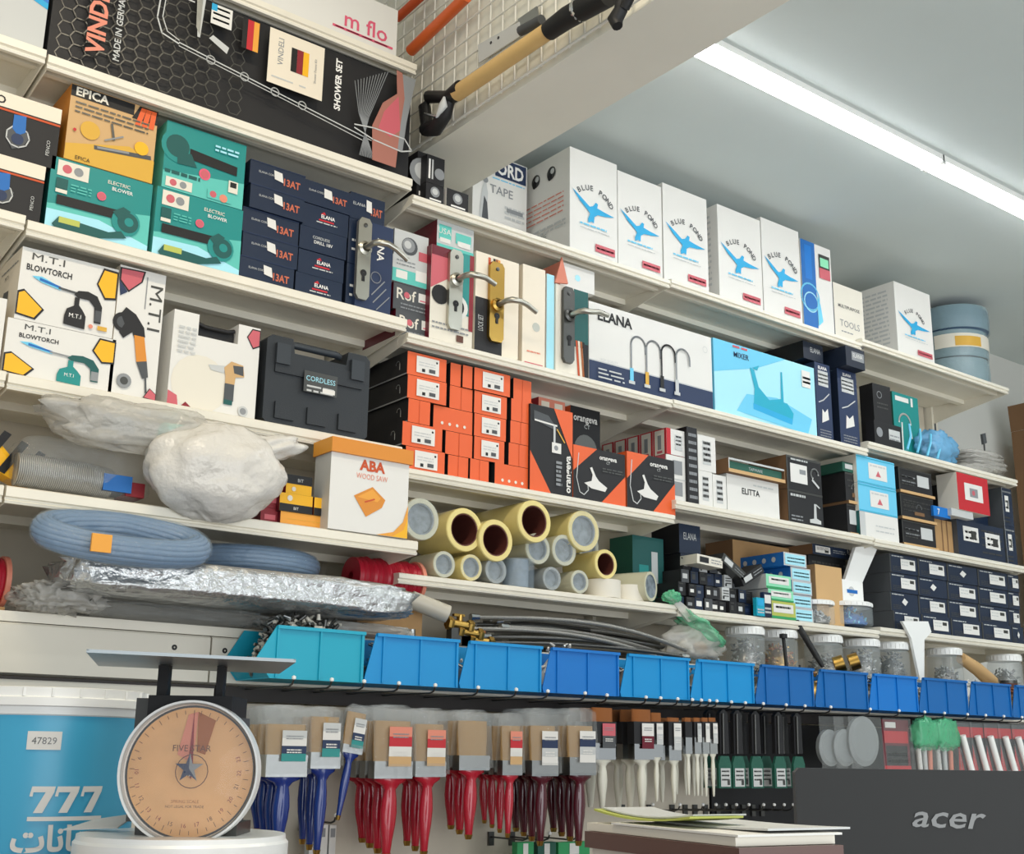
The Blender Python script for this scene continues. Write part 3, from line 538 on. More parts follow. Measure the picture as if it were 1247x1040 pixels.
# maroon carton and lock display
def pr2(f):
    f.poly([(0, .55), (.2, .62), (.5, .72), (.5, 1), (0, 1)], 'rose'); f.rect(.0, .9, .5, 1, 'maroon'); f.rect(.72, .35, 1, 1, 'teal'); f.rect(.9, .2, 1, 1, 'dred'); f.disc(.22, .50, .1, 'black'); f.disc(.62, .42, .13, 'paper'); f.disc(.60, .42, .095, 'black'); f.lines(.05, .9, .2, 2, .05, .016, 'grey', 4); f.rect(.62, .06, .78, .13, 'brown')
r = display('handle_display', 'white and maroon display with a silver lever, right of the dark lock cartons', 526, 577, 297, SH['B2']+.001, .03, .10, 'offwhite', (548, 564, 305, 402), 'satin', (604, 346), pr2, 'maroon')
mx0, mx1, mz = span(533, 575, 258, .035)
x0, x1, mzt = span(526, 577, 297, .03)
c = Carton(mx0, mx1+.006, mzt+.002, min(mz, SH['A2']-.031), .035, .22, 'lgrey', left='maroon'); f = c.front(); f.rect(0, 0, 1, .12, 'lteal'); f.rect(.05, .3, .38, .85, 'lteal'); f.rect(.08, .2, .36, .36, 'paper'); f.rect(.5, .3, .92, .7, 'lteal'); f.text('USA', .2, .62, .22, 'paper'); f.rect(.55, .2, .9, .4, 'paper')
c.done('lock_carton', 'pale teal lock carton with maroon side lying on the white and maroon display', group='lock cartons')
def pr3(f):
    f.rect(0, 0, .62, .55, 'softblack'); 
    for q, mm in enumerate(('dorange', 'cream', 'black', 'rust', 'amber')): f.rect(.28+.055*q, .5, .33+.055*q, .97, mm)
    f.text('LOCK SET', .12, .3, .06, 'lgrey', rot=pi/2, maxw=.3)
display('handle_display', 'cream striped display with a brass lever plate, centre of the handle displays', 580, 632, 305, SH['B2']+.001, .03, .12, 'cream', (597, 614, 320, 417), 'brass', (654, 380), pr3, 'offwhite')
c = carton(584, 612, 312, SH['B2']+.001, .20, .08, 'paper'); c.done('lock_carton', 'white carton standing behind the striped brass display', group='lock cartons')
def pr4(f): f.disc(.6, .40, .045, 'satin'); f.rect(.1, .0, .9, .04, 'rose'); f.lines(.2, .8, .14, 1, .1, .015, 'salmon', 2)
c = carton(637, 664, 321, SH['B2']+.001, .03, .16, 'cream'); pr4(c.front()); c.done('lock_carton', 'cream upright carton with a red foot between the brass and grey displays', group='lock cartons')
c = carton(666, 675, 333, SH['B2']+.001, .035, .16, 'paper', front='palecyan'); c.done('lock_carton', 'thin pale blue upright carton left of the grey plate display', group='lock cartons')
def pr5(f):
    f.rect(.55, .35, 1, 1, 'dteal'); f.rect(.86, .0, 1, .4, 'softblack')
    for q, mm in enumerate(('dorange', 'cream', 'rust', 'black')): f.poly([(.60+.07*q, .42), (.66+.07*q, .42), (.74+.07*q, .0), (.68+.07*q, 0)], mm)
r = display('handle_display', 'white and teal display with a grey plate, touching the tap carton', 677, 716, 345, SH['B2']+.001, .03, .12, 'offwhite', (686, 699, 350, 442), 'gunmetal', (741, 384), pr5)
x0, x1, zt = span(677, 716, 345, .03); c = Carton(x0+.02, x1+.03, zt+.003, zt+.075, .035, .12, 'paper', left='salmon'); f = c.front(); f.disc(.5, .5, .14, 'palecyan'); c.done('lock_carton', 'white carton lying on top of the white and teal display', group='lock cartons')
m = MB(); a = PY(676, 333, .03); m.prism([(a.x, .03, zt+.002), (a.x+.034, .012, zt+.001), (a.x+.022, .025, zt+.085)], (0, .006, 0), 'salmon'); tag(m.build('folded_flap'), 'small salmon cardboard flap sticking up beside the white lying carton', 'cardboard')
# tap carton
c = carton(717, 865, 366, SH['B2']+.001, .028, .1, 'paper'); f = c.front(); f.rect(0, 0, 1, .27, 'navy2'); f.rect(0, .27, 1, .285, 'lgrey')
f.text('ELANA', .20, .86, .13, 'black', bold=.03)
for q, (a, mm) in enumerate(((.38, 'grey'), (.50, 'grey'), (.62, 'black'), (.74, 'grey'))):
    f.ring(a, .60, .12, .026, mm, 0, pi, 12); rr = .12*f.H/f.W; f.line([(a+rr, .60), (a+rr, .52)], .026, mm); f.line([(a-rr, .60), (a-rr, .26)], .026, mm); f.rect(a-rr-.012, .12, a-rr+.016, .30, ('skyblue', 'gold', 'black', 'lgrey')[q]); f.rect(a-rr-.022, .10, a-rr+.026, .14, 'lgrey')
f.lines(.06, .26, .17, 3, .05, .018, 'lgrey', 3); f.text('HIGH QUALITY', .14, .30, .03, 'lgrey'); f.ring(.93, .80, .04, .006, 'lgrey')
c.done('tap_carton', 'long white and navy tap carton with four arched taps')
# mixer carton: on the boundary of bay two and three
c = carton(868, 990, 411, SH['B3']+.001, .03, .1, 'skyblue', front='palecyan'); f = c.front(); f.poly([(0, .55), (.4, .75), (.7, 1), (0, 1)], 'skyblue'); f.poly([(0, 0), (.3, 0), (.1, .5), (0, .55)], 'palecyan'); f.poly([(.2, .1), (.9, .02), (.95, .25), (.6, .42), (.3, .36)], 'skyblue')
f.poly([(.36, .18), (.74, .10), (.76, .26), (.70, .38), (.665, .38), (.66, .80), (.645, .80), (.64, .42), (.52, .36), (.42, .50), (.38, .72), (.34, .74), (.38, .46)], 'binteal'); f.poly([(.36, .18), (.74, .10), (.75, .18), (.36, .26)], 'cyan'); f.poly([(.36, .74), (.43, .8), (.41, .72)], 'binteal')
f.text('MIXER', .26, .86, .075, 'navy2', bold=.01); f.lines(.18, .32, .95, 1, .1, .03, 'rose', 3); f.rect(.86, .68, .95, .92, 'paper'); f.lines(.87, .95, .8, 2, .06, .03, 'lgrey', 2)
c.done('mixer_carton', 'bright aqua mixer carton next to the white tap carton')
def darktap(f, s=0):
    f.text('ELANA', .5, .94, .04, 'white', maxw=.8, bold=.02); f.rect(.18, .70, .82, .90, 'lgrey'); f.lines(.2, .8, .84, 3, .05, .02, 'grey', s); f.line([(.15, .48), (.45, .52), (.85, .62)], .015, 'lgrey'); f.poly([(.3, .22), (.75, .28), (.7, .42), (.5, .36), (.35, .4)], 'paper'); f.lines(.15, .85, .12, 3, .035, .014, 'grey', s+3)
c = carton(991.5, 1011, 440, SH['B3']+.001, .03, .14, 'navy2', left='navy'); darktap(c.front(), 1); c.done('tap_carton', 'tall slim navy tap carton right beside the aqua carton', group='slim tap cartons'); tz = c.z1; tx0 = c.x0
c = carton(1019, 1043, 448, SH['B3']+.001, .025, .14, 'navy2', left='dnavy'); darktap(c.front(), 2); c.done('tap_carton', 'tall slim navy tap carton at the right end of the aqua carton shelf', group='slim tap cartons'); tx1 = c.x1
c = Carton(tx0-.03, tx0+.075, tz+.012, tz+.075, .05, .2, 'dnavy', left='black'); f = c.front(); f.text('ELANA', .6, .6, .3, 'lgrey', maxw=.5); c.done('tap_carton', 'dark carton lying across the left slim navy carton', group='lying tap cartons')
m_ = max(tz, c.z0)
c2 = Carton(tx1-.105, tx1, tz+.001, tz+.072, -.015, .2, 'dnavy', top='black'); f = c2.front(); f.rect(.3, .35, .95, .8, 'grey'); f.text('ELANA', .62, .62, .22, 'paper', maxw=.5); c2.done('tap_carton', 'dark carton with grey label lying on the right slim navy carton', group='lying tap cartons')
# bay four of the second row
c = carton(1062, 1083, 466, SH['B4']+.001, .06, .06, 'softblack', rz=-.06); f = c.front(); f.ring(.35, .84, .05, .012, 'grey'); f.lines(.2, .8, .7, 2, .06, .02, 'gunmetal', 1); c.done('black_carton', 'upright black carton behind the small labelled one, left of the clear bags')
c = carton(1064, 1098, 511, SH['B4']+.001, .02, .035, 'softblack', rz=.0); f = c.front(); f.rect(.52, .35, .93, .78, 'lgrey'); f.disc(.18, .55, .2, 'grey'); f.lines(.55, .9, .5, 2, .15, .06, 'grey', 2); c.done('black_carton', 'small dark carton with pale label in front of the upright black one')
c = carton(1086, 1118, 476, SH['B4']+.001, .10, .12, 'dgreen', front='teal'); f = c.front(); f.rect(.1, .88, .62, .95, 'paper'); f.rect(.7, .84, .78, .97, 'paper'); f.ring(.42, .56, .14, .03, 'paper', 0, pi); f.line([(.30, .56), (.28, .15)], .03, 'paper'); f.line([(.58, .56), (.66, .36)], .03, 'paper'); c.done('tap_carton', 'teal carton with a white arched tap behind the blue bag')
r = tag(MB().blob((PY(1135, 535, .07).x+.02, .07, SH['B4']+.066), (.10, .06, .062), 'bluebag', 3, .3, 3.2).build('plastic_bag'), 'pale blue plastic bag of tap parts on the far right shelf', 'bag')
m = MB()
for q in range(4):
    a = PY(1112+13*q, 548, .0); m.tube([(a.x-.03, .004+.004*q, SH['B4']+.006), (a.x, .006+.004*q, SH['B4']+.06), (a.x+.03, .03, SH['B4']+.115-.008*q)], .005, 'skyblue', 6)
tag(m.build('blue_straps'), 'bright blue straps hanging over the pale blue bag', 'strap')
for q in range(5):
    a = PY(1178+10*q, 565, .08)
    m = MB(); m.blob((min(a.x+.03*q, 3.70), .10+.006*q, SH['B4']+.016+.021*q), (.115, .075, .0105), 'hazefilm', 20+q, .25, 3.0, pw=.6); m.blob((min(a.x+.03*q, 3.70), .10+.006*q, SH['B4']+.016+.021*q), (.095, .06, .008), 'white', 30+q, .2, 3.0, pw=.6)
    tag(m.build('plastic_bag'), 'flat clear bag of white parts in the heap at the far right shelf end', 'bag', 'flat clear bags')
m = MB(); a = PY(1207, 535, .1); a.x = min(a.x, 3.76); m.prism([(a.x-.012, .1, a.z-.03), (a.x+.012, .1, a.z-.02), (a.x+.008, .1, a.z+.02), (a.x-.016, .1, a.z+.012)], (0, .01, 0), 'dgrey'); m.tube([(a.x, .106, SH['B4']+.0005), (a.x, .106, a.z-.02)], .004, 'gunmetal', 6); tag(m.build('dark_clip'), 'small dark clip sticking out of the clear bags at far right', 'clip')
# ------------------------------------------------------------------ third row, bay one
def hexmark(f, pts_, mt='yellow'): f.poly(pts_, 'softblack'); cx = sum(p[0] for p in pts_)/len(pts_); cy = sum(p[1] for p in pts_)/len(pts_); f.poly([(cx+(a-cx)*.86, cy+(b-cy)*.86) for a, b in pts_], mt)
def torch(f, small=False):
    dk, md = ('dteal', 'grey') if small else ('softblack', 'dgrey')
    f.text('M.T.I', .27, .90, .10, 'gunmetal', sx=1.6, maxw=.34); f.text('BLOWTORCH', .29, .74, .085 if not small else .075, 'softblack', bold=.02, maxw=.46)
    hexmark(f, [(0, .06), (.20, .03), (.28, .19), (.06, .42), (0, .38)]); hexmark(f, [(.78, .72), (.88, .52), (1, .55), (1, .96), (.84, .97)])
    f.poly([(.12, .62), (.22, .64), (.42, .55), (.42, .51), (.22, .56)], 'skyblue'); f.poly([(.2, .62), (.42, .56), (.42, .53), (.2, .58)], 'blue'); f.line([(.40, .54), (.60, .52)], .03, md)
    f.poly([(.56, .50), (.60, .56), (.70, .58), (.80, .54), (.86, .40), (.86, .16), (.79, .16), (.78, .38), (.72, .46), (.60, .46)], dk); f.poly([(.48, .06), (.70, .04), (.70, .22), (.66, .30), (.62, .36), (.62, .46), (.57, .46), (.57, .34), (.50, .28), (.48, .18)], dk if not small else 'teal')
    f.rect(.79, .18, .86, .34, md); f.text('M.T.I', .59, .20, .06, 'white', maxw=.14); 
    if not small: f.disc(.76, .10, .03, 'salmon'); f.rect(.83, .07, .93, .13, 'gold')
x0, x1, z1 = span(10, 142.5, 386, .03); lx0, lx1 = x0, x1
c = Carton(x0, x1, SH['C1']+.001, z1, .03, .17, 'paper', left='cream'); torch(c.front(), True); c.done('torch_carton', 'lower white blow lamp carton with yellow hexagon marks', group='blow lamp cartons')
x0, x1, zt = span(21, 146, 298, .03)
c = Carton(max(x0, .0065), x1, z1+.001, zt, .03, .17, 'paper', left='cream'); torch(c.front()); f = c.left(); f.text('M.T.I', .45, .72, .06, 'softblack', maxw=.6); f.poly([(.3, .3), (.6, .28), (.6, .5), (.4, .52)], 'dgrey'); f.lines(.2, .9, .82, 1, .1, .02, 'grey', 1)
c.done('torch_carton', 'upper white blow lamp carton with yellow hexagon marks', group='blow lamp cartons')
x1, _, _ = span(7, 7, 400, .03); c = Carton(x1-.2, x1-.004, SH['C0']+.001, SH['C0']+.16, .03, .17, 'paper'); f = c.front(); f.disc(.9, .2, .1, 'dgrey'); c.done('white_carton', 'white carton at the left edge beside the blow lamp cartons')
c = carton(147, 202, 322, SH['C1']+.001, .03, .17, 'paper', left='cream'); f = c.front()
f.text('M.T.I', .83, .72, .10, 'gunmetal', rot=-pi/2, sx=1.6, maxw=1); f.line([(.6, .95), (.6, .70)], .008, 'grey')
hexmark(f, [(0, .98), (0, .88), (.22, .80), (.5, .9), (.55, .99)], 'rose'); f.poly([(.05, .76), (.2, .8), (.0, .88)], 'navy2')
f.disc(.16, .56, .075, 'softblack'); f.disc(.16, .56, .045, 'dgrey'); f.poly([(.1, .62), (.2, .68), (.42, .64), (.62, .55), (.66, .48), (.45, .44), (.38, .50), (.2, .44), (.1, .48), (.2, .55)], 'softblack'); f.poly([(.42, .48), (.64, .48), (.74, .30), (.52, .28)], 'ambord'); f.poly([(.52, .28), (.74, .30), (.80, .18), (.68, .16)], 'dgrey'); f.line([(.74, .18), (.78, .06)], .014, 'dgrey')
f.disc(.3, .12, .055, 'grey'); f.disc(.3, .12, .03, 'gunmetal'); hexmark(f, [(.72, .02), (.85, .10), (1, .06), (1, .01)], 'rose')
c.done('tool_carton', 'narrow white angle grinder carton with sideways lettering beside the blow lamps')
# cordless drill carton with carrying handle
x0, x1, zt = span(213, 318, 376, .03); zb = SH['C1']+.001; r = thing('tool_carton', 'white cordless drill carton with a black carrying handle cut out', 'box', Vector(((x0+x1)/2, .1, zb)))
w_ = x1-x0; k = MB(); hb = zt-.05
k.prism([(x0, .03, zb), (x1, .03, zb), (x1, .03, zt), (x0+w_*.74, .03, zt), (x0+w_*.74, .03, hb), (x0+w_*.28, .03, hb), (x0+w_*.28, .03, zt), (x0, .03, zt)], (0, .13, 0), 'paper')
f = Face(k, (x0, .03, zb), (w_, 0, 0), (0, 0, zt-zb), (0, -1, 0))
f.disc(.34, .28, .30, 'offwhite'); hexmark(f, [(.84, .88), (.92, .76), (1, .80), (1, .98), (.9, .98)], 'rose'); f.poly([(0, .01), (0, .16), (.1, .12), (.12, .01)], 'rose'); f.poly([(.14, .01), (.2, .07), (.28, .01)], 'dred')
f.poly([(.42, .50), (.62, .52), (.60, .44), (.45, .45)], 'lgrey'); f.poly([(.60, .50), (.68, .58), (.82, .56), (.84, .44), (.74, .42), (.72, .22), (.63, .22), (.62, .42)], 'tan'); f.poly([(.70, .54), (.82, .55), (.83, .45), (.72, .46)], 'dgrey'); f.rect(.62, .16, .73, .34, 'dgrey'); f.rect(.62, .12, .72, .17, 'dteal'); f.disc(.85, .08, .055, 'lgrey'); f.disc(.85, .08, .035, 'grey'); f.lines(.06, .26, .82, 6, .05, .02, 'lgrey', 4)
k.build('carton', r)
k = MB(); k.box((x0+w_*.29, .05, hb+.001), (x0+w_*.73, .14, hb+.030), 'black'); k.build('handle_recess', r)
k = MB(); k.tube([(x0+w_*.30, .045, hb+.034), (x0+w_*.38, .042, hb+.028), (x0+w_*.64, .042, hb+.028), (x0+w_*.72, .045, hb+.034)], .005, 'softblack', 8); k.build('carrying_handle', r)
# dark tool case
x0, x1, zt = span(324, 449, 407, .03); r = thing('tool_case', 'dark grey plastic tool case with sunken handle beside the cordless drill carton', 'tool case', Vector(((x0+x1)/2, .1, SH['C1'])))
zb = SH['C1']+.001; w_ = x1-x0; k = MB(); ch = .012
k.prism([(x0+ch, .02, zb), (x1-ch, .02, zb), (x1, .02, zb+ch), (x1, .02, zt-ch), (x1-ch, .02, zt), (x0+w_*.78, .02, zt), (x0+w_*.76, .02, zt-.035), (x0+w_*.26, .02, zt-.035), (x0+w_*.24, .02, zt), (x0+ch, .02, zt), (x0, .02, zt-ch), (x0, .02, zb+ch)], (0, .12, 0), 'toolcase')
for q in range(3): k.box((x0+w_*(.10+.3*q), .014, zb+.015), (x0+w_*(.28+.3*q), .02, zb+.055), 'toolcase'); 
k.box((x0+w_*.08, .015, zt-.09), (x1-w_*.08, .02, zt-.05), 'toolcase'); k.build('case_shell', r)
k = MB(); k.tube([(x0+w_*.25, .05, zt-.008), (x0+w_*.3, .045, zt-.006), (x0+w_*.7, .045, zt-.006), (x0+w_*.75, .05, zt-.008)], .009, 'case2', 10); k.build('handle', r)
for q in (.14, .86):
    k = MB(); k.box((x0+w_*q-.018, .009, zt-.07), (x0+w_*q+.018, .019, zt-.02), 'case2'); k.build('latch', r)
k = MB(); f = Face(k, (x0, .015, zb), (w_, 0, 0), (0, 0, zt-zb), (0, -1, 0)); f.k = 22; f.rect(.34, .42, .66, .66, 'gunmetal'); f.text('CORDLESS', .5, .58, .06, 'palecyan', maxw=.28); f.lines(.37, .63, .48, 2, .05, .02, 'lgrey', 2); f.rect(.52, .44, .64, .49, 'paper'); k.build('label', r)
# orange cartons of the second bay
def end_face(f, kind):
    if kind == 'P': f.lines(.1, .9, .5, 1, .1, .0, 'orange')
    if kind == 'D':
        for q in range(4): f.disc(.22+.19*q, .28, .07, 'offwhite')
    if kind in 'BS': pass
    if kind == 'B': f.rect(.49, 0, .515, 1, 'dorange')
def sticker(f): f.rect(.22, .16, .80, .88, 'paper'); f.disc(.74, .74, .05, 'black'); f.rect(.36, .22, .44, .36, 'black'); f.rect(.54, .24, .70, .40, 'dgrey'); f.lines(.28, .7, .60, 2, .12, .04, 'lgrey', 2)
orows = [(427, [(495, 543, 'S'), (550, 563, 'P'), (564, 576, 'P'), (577, 621, 'S'), (627, 649, 'B')]), (459, [(495, 543, 'S'), (549, 577, 'B'), (578, 618, 'S'), (622, 648, 'B')]), (486, [(496, 523, 'B'), (529, 577, 'D'), (578, 617, 'S'), (621, 646, 'B')]),
         (509, [(489, 538, 'S'), (544, 577, 'B'), (578, 615, 'S'), (619, 644, 'B')]), (537, [(493, 541, 'S'), (547, 572, 'B'), (573, 596, 'B'), (602, 644, 'D')])]
rowname = ['top row', 'second row from the top', 'middle row', 'second row from the bottom', 'bottom row']; colname = ['first', 'second', 'third', 'fourth', 'fifth']
ztop = PY(495, 427, .03).z; oh = (ztop-SH['C2'])/5
for ri, (yt, cols) in enumerate(orows):
    z0 = SH['C2']+.001+oh*(4-ri)
    for ci, (a, b, kd) in enumerate(cols):
        xa = PY(a, yt+25, .03).x; xb = PY(b, yt+30, .03).x
        c = Carton(xa+.0006, xb-.0006, z0, z0+oh-.0012, .028+.004*((ri*3+ci*5) % 3), .24, 'softblack', front='orange', left='softblack'); end_face(c.front(), kd)
        if ci == 0: f = c.left(); f.rect(.0, 0, 1, .06, 'grey'); f.ring(.82, .55, .14, .04, 'lgrey', 0, pi); f.line([(.86, .55), (.86, .3)], .04, 'lgrey')
        c.done('orange_carton', 'orange carton end, %s of the %s in the orange wall' % (colname[ci], rowname[ri]), group='orange carton wall', parts=[('price_sticker', sticker)] if kd == 'S' else ())
        if kd in 'SDB' and b-a > 24 and ci < len(cols)-1:
            pass
def xbox(c, vertical=False, draw='tap'):
    f = c.front()
    if vertical:
        f.poly([(0, 0), (.5, 0), (0, .46)], 'orange'); f.poly([(.55, 1), (1, 1), (1, .45)], 'orange'); f.poly([(.08, .93), (.42, .90), (.62, .77), (.62, .74), (.08, .82)], 'dgrey'); f.line([(.10, .82), (.62, .80)], .02, 'paper'); f.line([(.56, .80), (.56, .56)], .03, 'lgrey'); f.rect(.50, .48, .72, .60, 'paper'); f.disc(.6, .54, .03, 'grey'); f.line([(.62, .76), (.80, .62)], .015, 'gold'); f.text('orangeva', .87, .26, .085, 'paper', rot=pi/2, bold=.03); f.lines(.6, .74, .36, 6, .05, .03, 'grey', 2)
    else:
        f.poly([(0, 1), (.45, 1), (0, .52)], 'orange'); f.poly([(.52, 0), (1, 0), (1, .58)], 'orange'); f.line([(.10, .86), (.06, .4), (.12, .14), (.2, .1), (.28, .2), (.27, .3)], .018, 'lgrey')
        f.poly([(.20, .32), (.34, .38), (.36, .5), (.31, .62), (.35, .64), (.42, .48), (.48, .40), (.64, .30), (.60, .22), (.34, .24)], 'paper'); f.text('orangeva', .66, .86, .085, 'paper', bold=.03, maxw=.56); f.text('CT', .66, .77, .05, 'lgrey'); f.lines(.55, .95, .64, 2, .05, .025, 'gunmetal', 3)
x0, x1, zt = span(646, 697, 491, .02)
c = Carton(x0, x1, SH['C2']+.001, zt, .02, .1, 'softblack'); xbox(c, True); c.done('tap_carton', 'tall black carton with orange corners and a shower set, right of the orange wall', group='black and orange tap cartons')
x0, x1, zt = span(698, 761, 541, .02); zf = zt
c = Carton(x0, x1, SH['C2']+.001, zt, .02, .1, 'softblack', left='orange'); xbox(c); c.done('tap_carton', 'square black carton with orange corners, left of two with white taps', group='black and orange tap cartons')
x0b, x1b, zt = span(763, 821, 549, .02)
c = Carton(x0b, x1b, SH['C2']+.001, zt, .02, .1, 'softblack', left='orange'); xbox(c); c.done('tap_carton', 'square black carton with orange corners at the shelf end', group='black and orange tap cartons')
x0, x1, zt = span(692, 728, 494, .16); c = Carton(x0, x1, SH['C2']+.001, zt, .15, .12, 'softblack', left='orange'); f = c.front(); f.text('orangeva', .5, .90, .07, 'paper', maxw=.8, bold=.02); f.text('CT', .55, .82, .04, 'lgrey'); f.disc(.5, .6, .14, 'gunmetal'); f.poly([(0, .2), (.7, .5), (1, .5), (1, .3), (.3, 0), (0, 0)], 'orange'); c.done('tap_carton', 'black carton with orange corner standing behind the square tap cartons', group='black and orange tap cartons')
zz = SH['C2']+.001
for q in range(2):
    x0, x1, zt = span(652+16*q, 668+16*q, 478+3*q, .16); c = Carton(x0, x1, zz, min(zt, SH['B2']-.036), .145, .15, 'red', front='salmon'); f = c.front(); f.rect(.2, .82, .8, .97, 'cream'); f.rect(.3, .86, .7, .92, 'grey'); c.done('red_carton', ['left', 'right'][q]+' red carton end peeking over the tall black and orange carton', group='small red cartons')
# third row, bay three: red-white cartons and white ones
zs = SH['C3']+.001; hgt = (SH['B3']-.05-zs)
rx0 = PY(800, 540, .06).x; 
for q in range(5):
    y = .04+.058*q; x1_ = 1.918+.0; zt = zs+.145+.085
    c = Carton(1.907-.0, 1.995, zs+.146, zs+.226, y, .056, 'red', front='paper', left='red'); f = c.left(); f.rect(.12, .0, .86, .95, 'offwhite'); f.rect(.35, .2, .62, .75, 'grey'); f.rect(.3, .05, .7, .15, 'rose')
    if q == 0: f = c.front(); f.rect(.0, 0, .2, 1, 'red'); f.rect(.4, .2, .75, .8, 'lgrey'); f.lines(.45, .7, .7, 3, .15, .06, 'grey', 2)
    c.done('red_carton', 'small red and white carton in the receding row, %s from the front' % colname[q], group='receding red cartons')
    c = Carton(1.905, 1.993, zs, zs+.144, y, .056, 'paper', left='offwhite'); f = c.left(); f.rect(.05, .72, .95, 1, 'rose'); f.rect(.3, .2, .65, .6, 'lgrey')
    if q == 0: f = c.front(); f.rect(.3, .15, .75, .45, 'grey'); f.rect(.3, .6, .75, .9, 'grey'); f.rect(0, .49, 1, .51, 'lgrey')
    c.done('white_carton', 'white carton under the receding red cartons, %s from the front' % colname[q], group='receding white cartons')
def wl(f): f.rect(.25, .18, .72, .85, 'lgrey'); f.lines(.3, .7, .75, 4, .16, .08, 'grey', 3)
c = carton(836, 849, 519, zs, .03, .18, 'softblack'); f = c.front(); f.lines(.15, .9, .88, 9, .1, .04, 'grey', 4); c.done('black_carton', 'black upright carton with grey print among the small white cartons'); xk = c.x1
x0, x1, zt = span(850, 868, 530, .03); zm = zs+.112
c = Carton(xk+.002, x1+.012, zm+.001, zs+.225, .03, .14, 'paper'); wl(c.front()); c.done('white_carton', 'white barcode carton on top of two others beside the black upright', group='white barcode cartons')
c = Carton(xk+.002, xk+.062, zs, zm, .03, .14, 'paper'); wl(c.front()); c.done('white_carton', 'white barcode carton at the bottom beside the black upright', group='white barcode cartons')
c = Carton(xk+.064, xk+.124, zs, zm-.003, .03, .14, 'paper'); wl(c.front()); c.done('white_carton', 'white barcode carton at the bottom touching the long white carton', group='white barcode cartons'); xk2 = c.x1
x0, x1, zt = span(889, 948, 577, .03)
c = Carton(xk2+.003, x1, zs, zt, .03, .16, 'lgrey', front='paper'); f = c.front(); f.text('ELITTA', .45, .62, .16, 'softblack', maxw=.45, bold=.02); f.lines(.5, .9, .8, 1, .1, .04, 'lgrey', 3); c.done('white_carton', 'long white carton carrying an open brown tray'); zl = zt; xl2 = x1
r0, r1, _ = span(884, 953, 556, .02)
r = thing('tray_carton', 'brown tray with dark packet lying on the long white carton', 'box', Vector(((r0+r1)/2, .1, zl+.001)))
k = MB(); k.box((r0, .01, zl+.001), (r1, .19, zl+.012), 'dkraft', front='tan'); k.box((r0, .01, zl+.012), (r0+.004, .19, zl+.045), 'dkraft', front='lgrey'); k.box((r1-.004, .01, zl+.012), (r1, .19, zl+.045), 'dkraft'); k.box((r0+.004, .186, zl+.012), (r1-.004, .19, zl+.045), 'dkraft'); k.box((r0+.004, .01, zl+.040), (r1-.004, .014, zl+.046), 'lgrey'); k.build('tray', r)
k = MB(); k.box((r0+.008, .018, zl+.0125), (r1-.008, .18, zl+.038), 'softblack', front='dgreen'); f = Face(k, (r0+.008, .018, zl+.0125), (r1-r0-.016, 0, 0), (0, 0, .0255), (0, -1, 0)); f.text('TAPWARE', .5, .5, .4, 'lgrey', maxw=.3); k.build('packet', r)
# ------------------------------------------------------------------ third row, dark tap cartons to the right
def lab(f, a=.2, b=.2, c_=.75, d=.85, m='paper'): f.rect(a, b, c_, d, m); f.lines(a+.04, c_-.04, d-.18, 2, .16, .06, 'grey', 1); f.rect(c_-.16, b+.08, c_-.05, b+.3, 'gunmetal')
def tapf(f, v=0):
    f.rect(0, .94, 1, 1, 'gunmetal'); f.rect(0, 0, .03, 1, 'gunmetal')
    if v == 0: f.rect(.10, .22, .58, .78, 'paper'); f.rect(.36, .50, .54, .64, 'grey'); f.ring(.80, .58, .16, .06, 'lgrey', 0, pi*1.3); f.line([(.72, .4), (.90, .2)], .07, 'lgrey'); f.lines(.12, .6, .88, 1, .1, .05, 'lgrey', 2)
    elif v == 1: f.lines(.08, .5, .82, 1, .1, .07, 'lgrey', 4); f.poly([(.60, .12), (.92, .12), (.92, .22), (.80, .28), (.80, .7), (.74, .7), (.72, .26), (.60, .22)], 'lgrey'); f.line([(.80, .68), (.9, .6)], .04, 'lgrey'); f.lines(.08, .4, .22, 2, .1, .04, 'grey', 5)
    elif v == 2: f.lines(.1, .9, .7, 2, .2, .06, 'gunmetal', 6); f.ring(.55, .45, .18, .05, 'grey', 0, pi); f.rect(.4, .15, .7, .3, 'dkraft')
    elif v == 3: f.rect(.55, .3, .9, .8, 'lgrey'); f.lines(.1, .5, .6, 2, .2, .06, 'grey', 3)
def stack(defs, X0, X1, zbase, Y=.03, dep=.16):
    z = zbase
    for h, mm, fm, lm, fn, nm, lab_, cat, grp in defs:
        c = Carton(X0, X1, z, z+h-.001, Y, dep, mm, front=fm, left=lm)
        if fn: fn(c.front())
        c.done(nm, lab_, cat, grp); z += h
    return z
def hz(x, yt, z, Y=.03): return PY(x, yt, Y).z-z
zc3 = SH['C3']+.001
X0 = PY(957, 590, .03).x+.002; X1 = PY(1001, 600, .03).x; ht = hz(957, 553, zc3)
stack([(ht*.5, 'dgrey', 'softblack', 'dkraft', lambda f: tapf(f, 1), 'tap_carton', 'dark tap carton below the one showing a coiled hose, right of the long white carton', 'box', 'dark tap cartons'), (ht*.5, 'dgrey', 'softblack', 'dkraft', lambda f: tapf(f, 0), 'tap_carton', 'dark tap carton with big white label beside the brown tray', 'box', 'dark tap cartons')], X0+.004, min(X1, 2.845), zc3)
def trayed(f): tapf(f, 2)
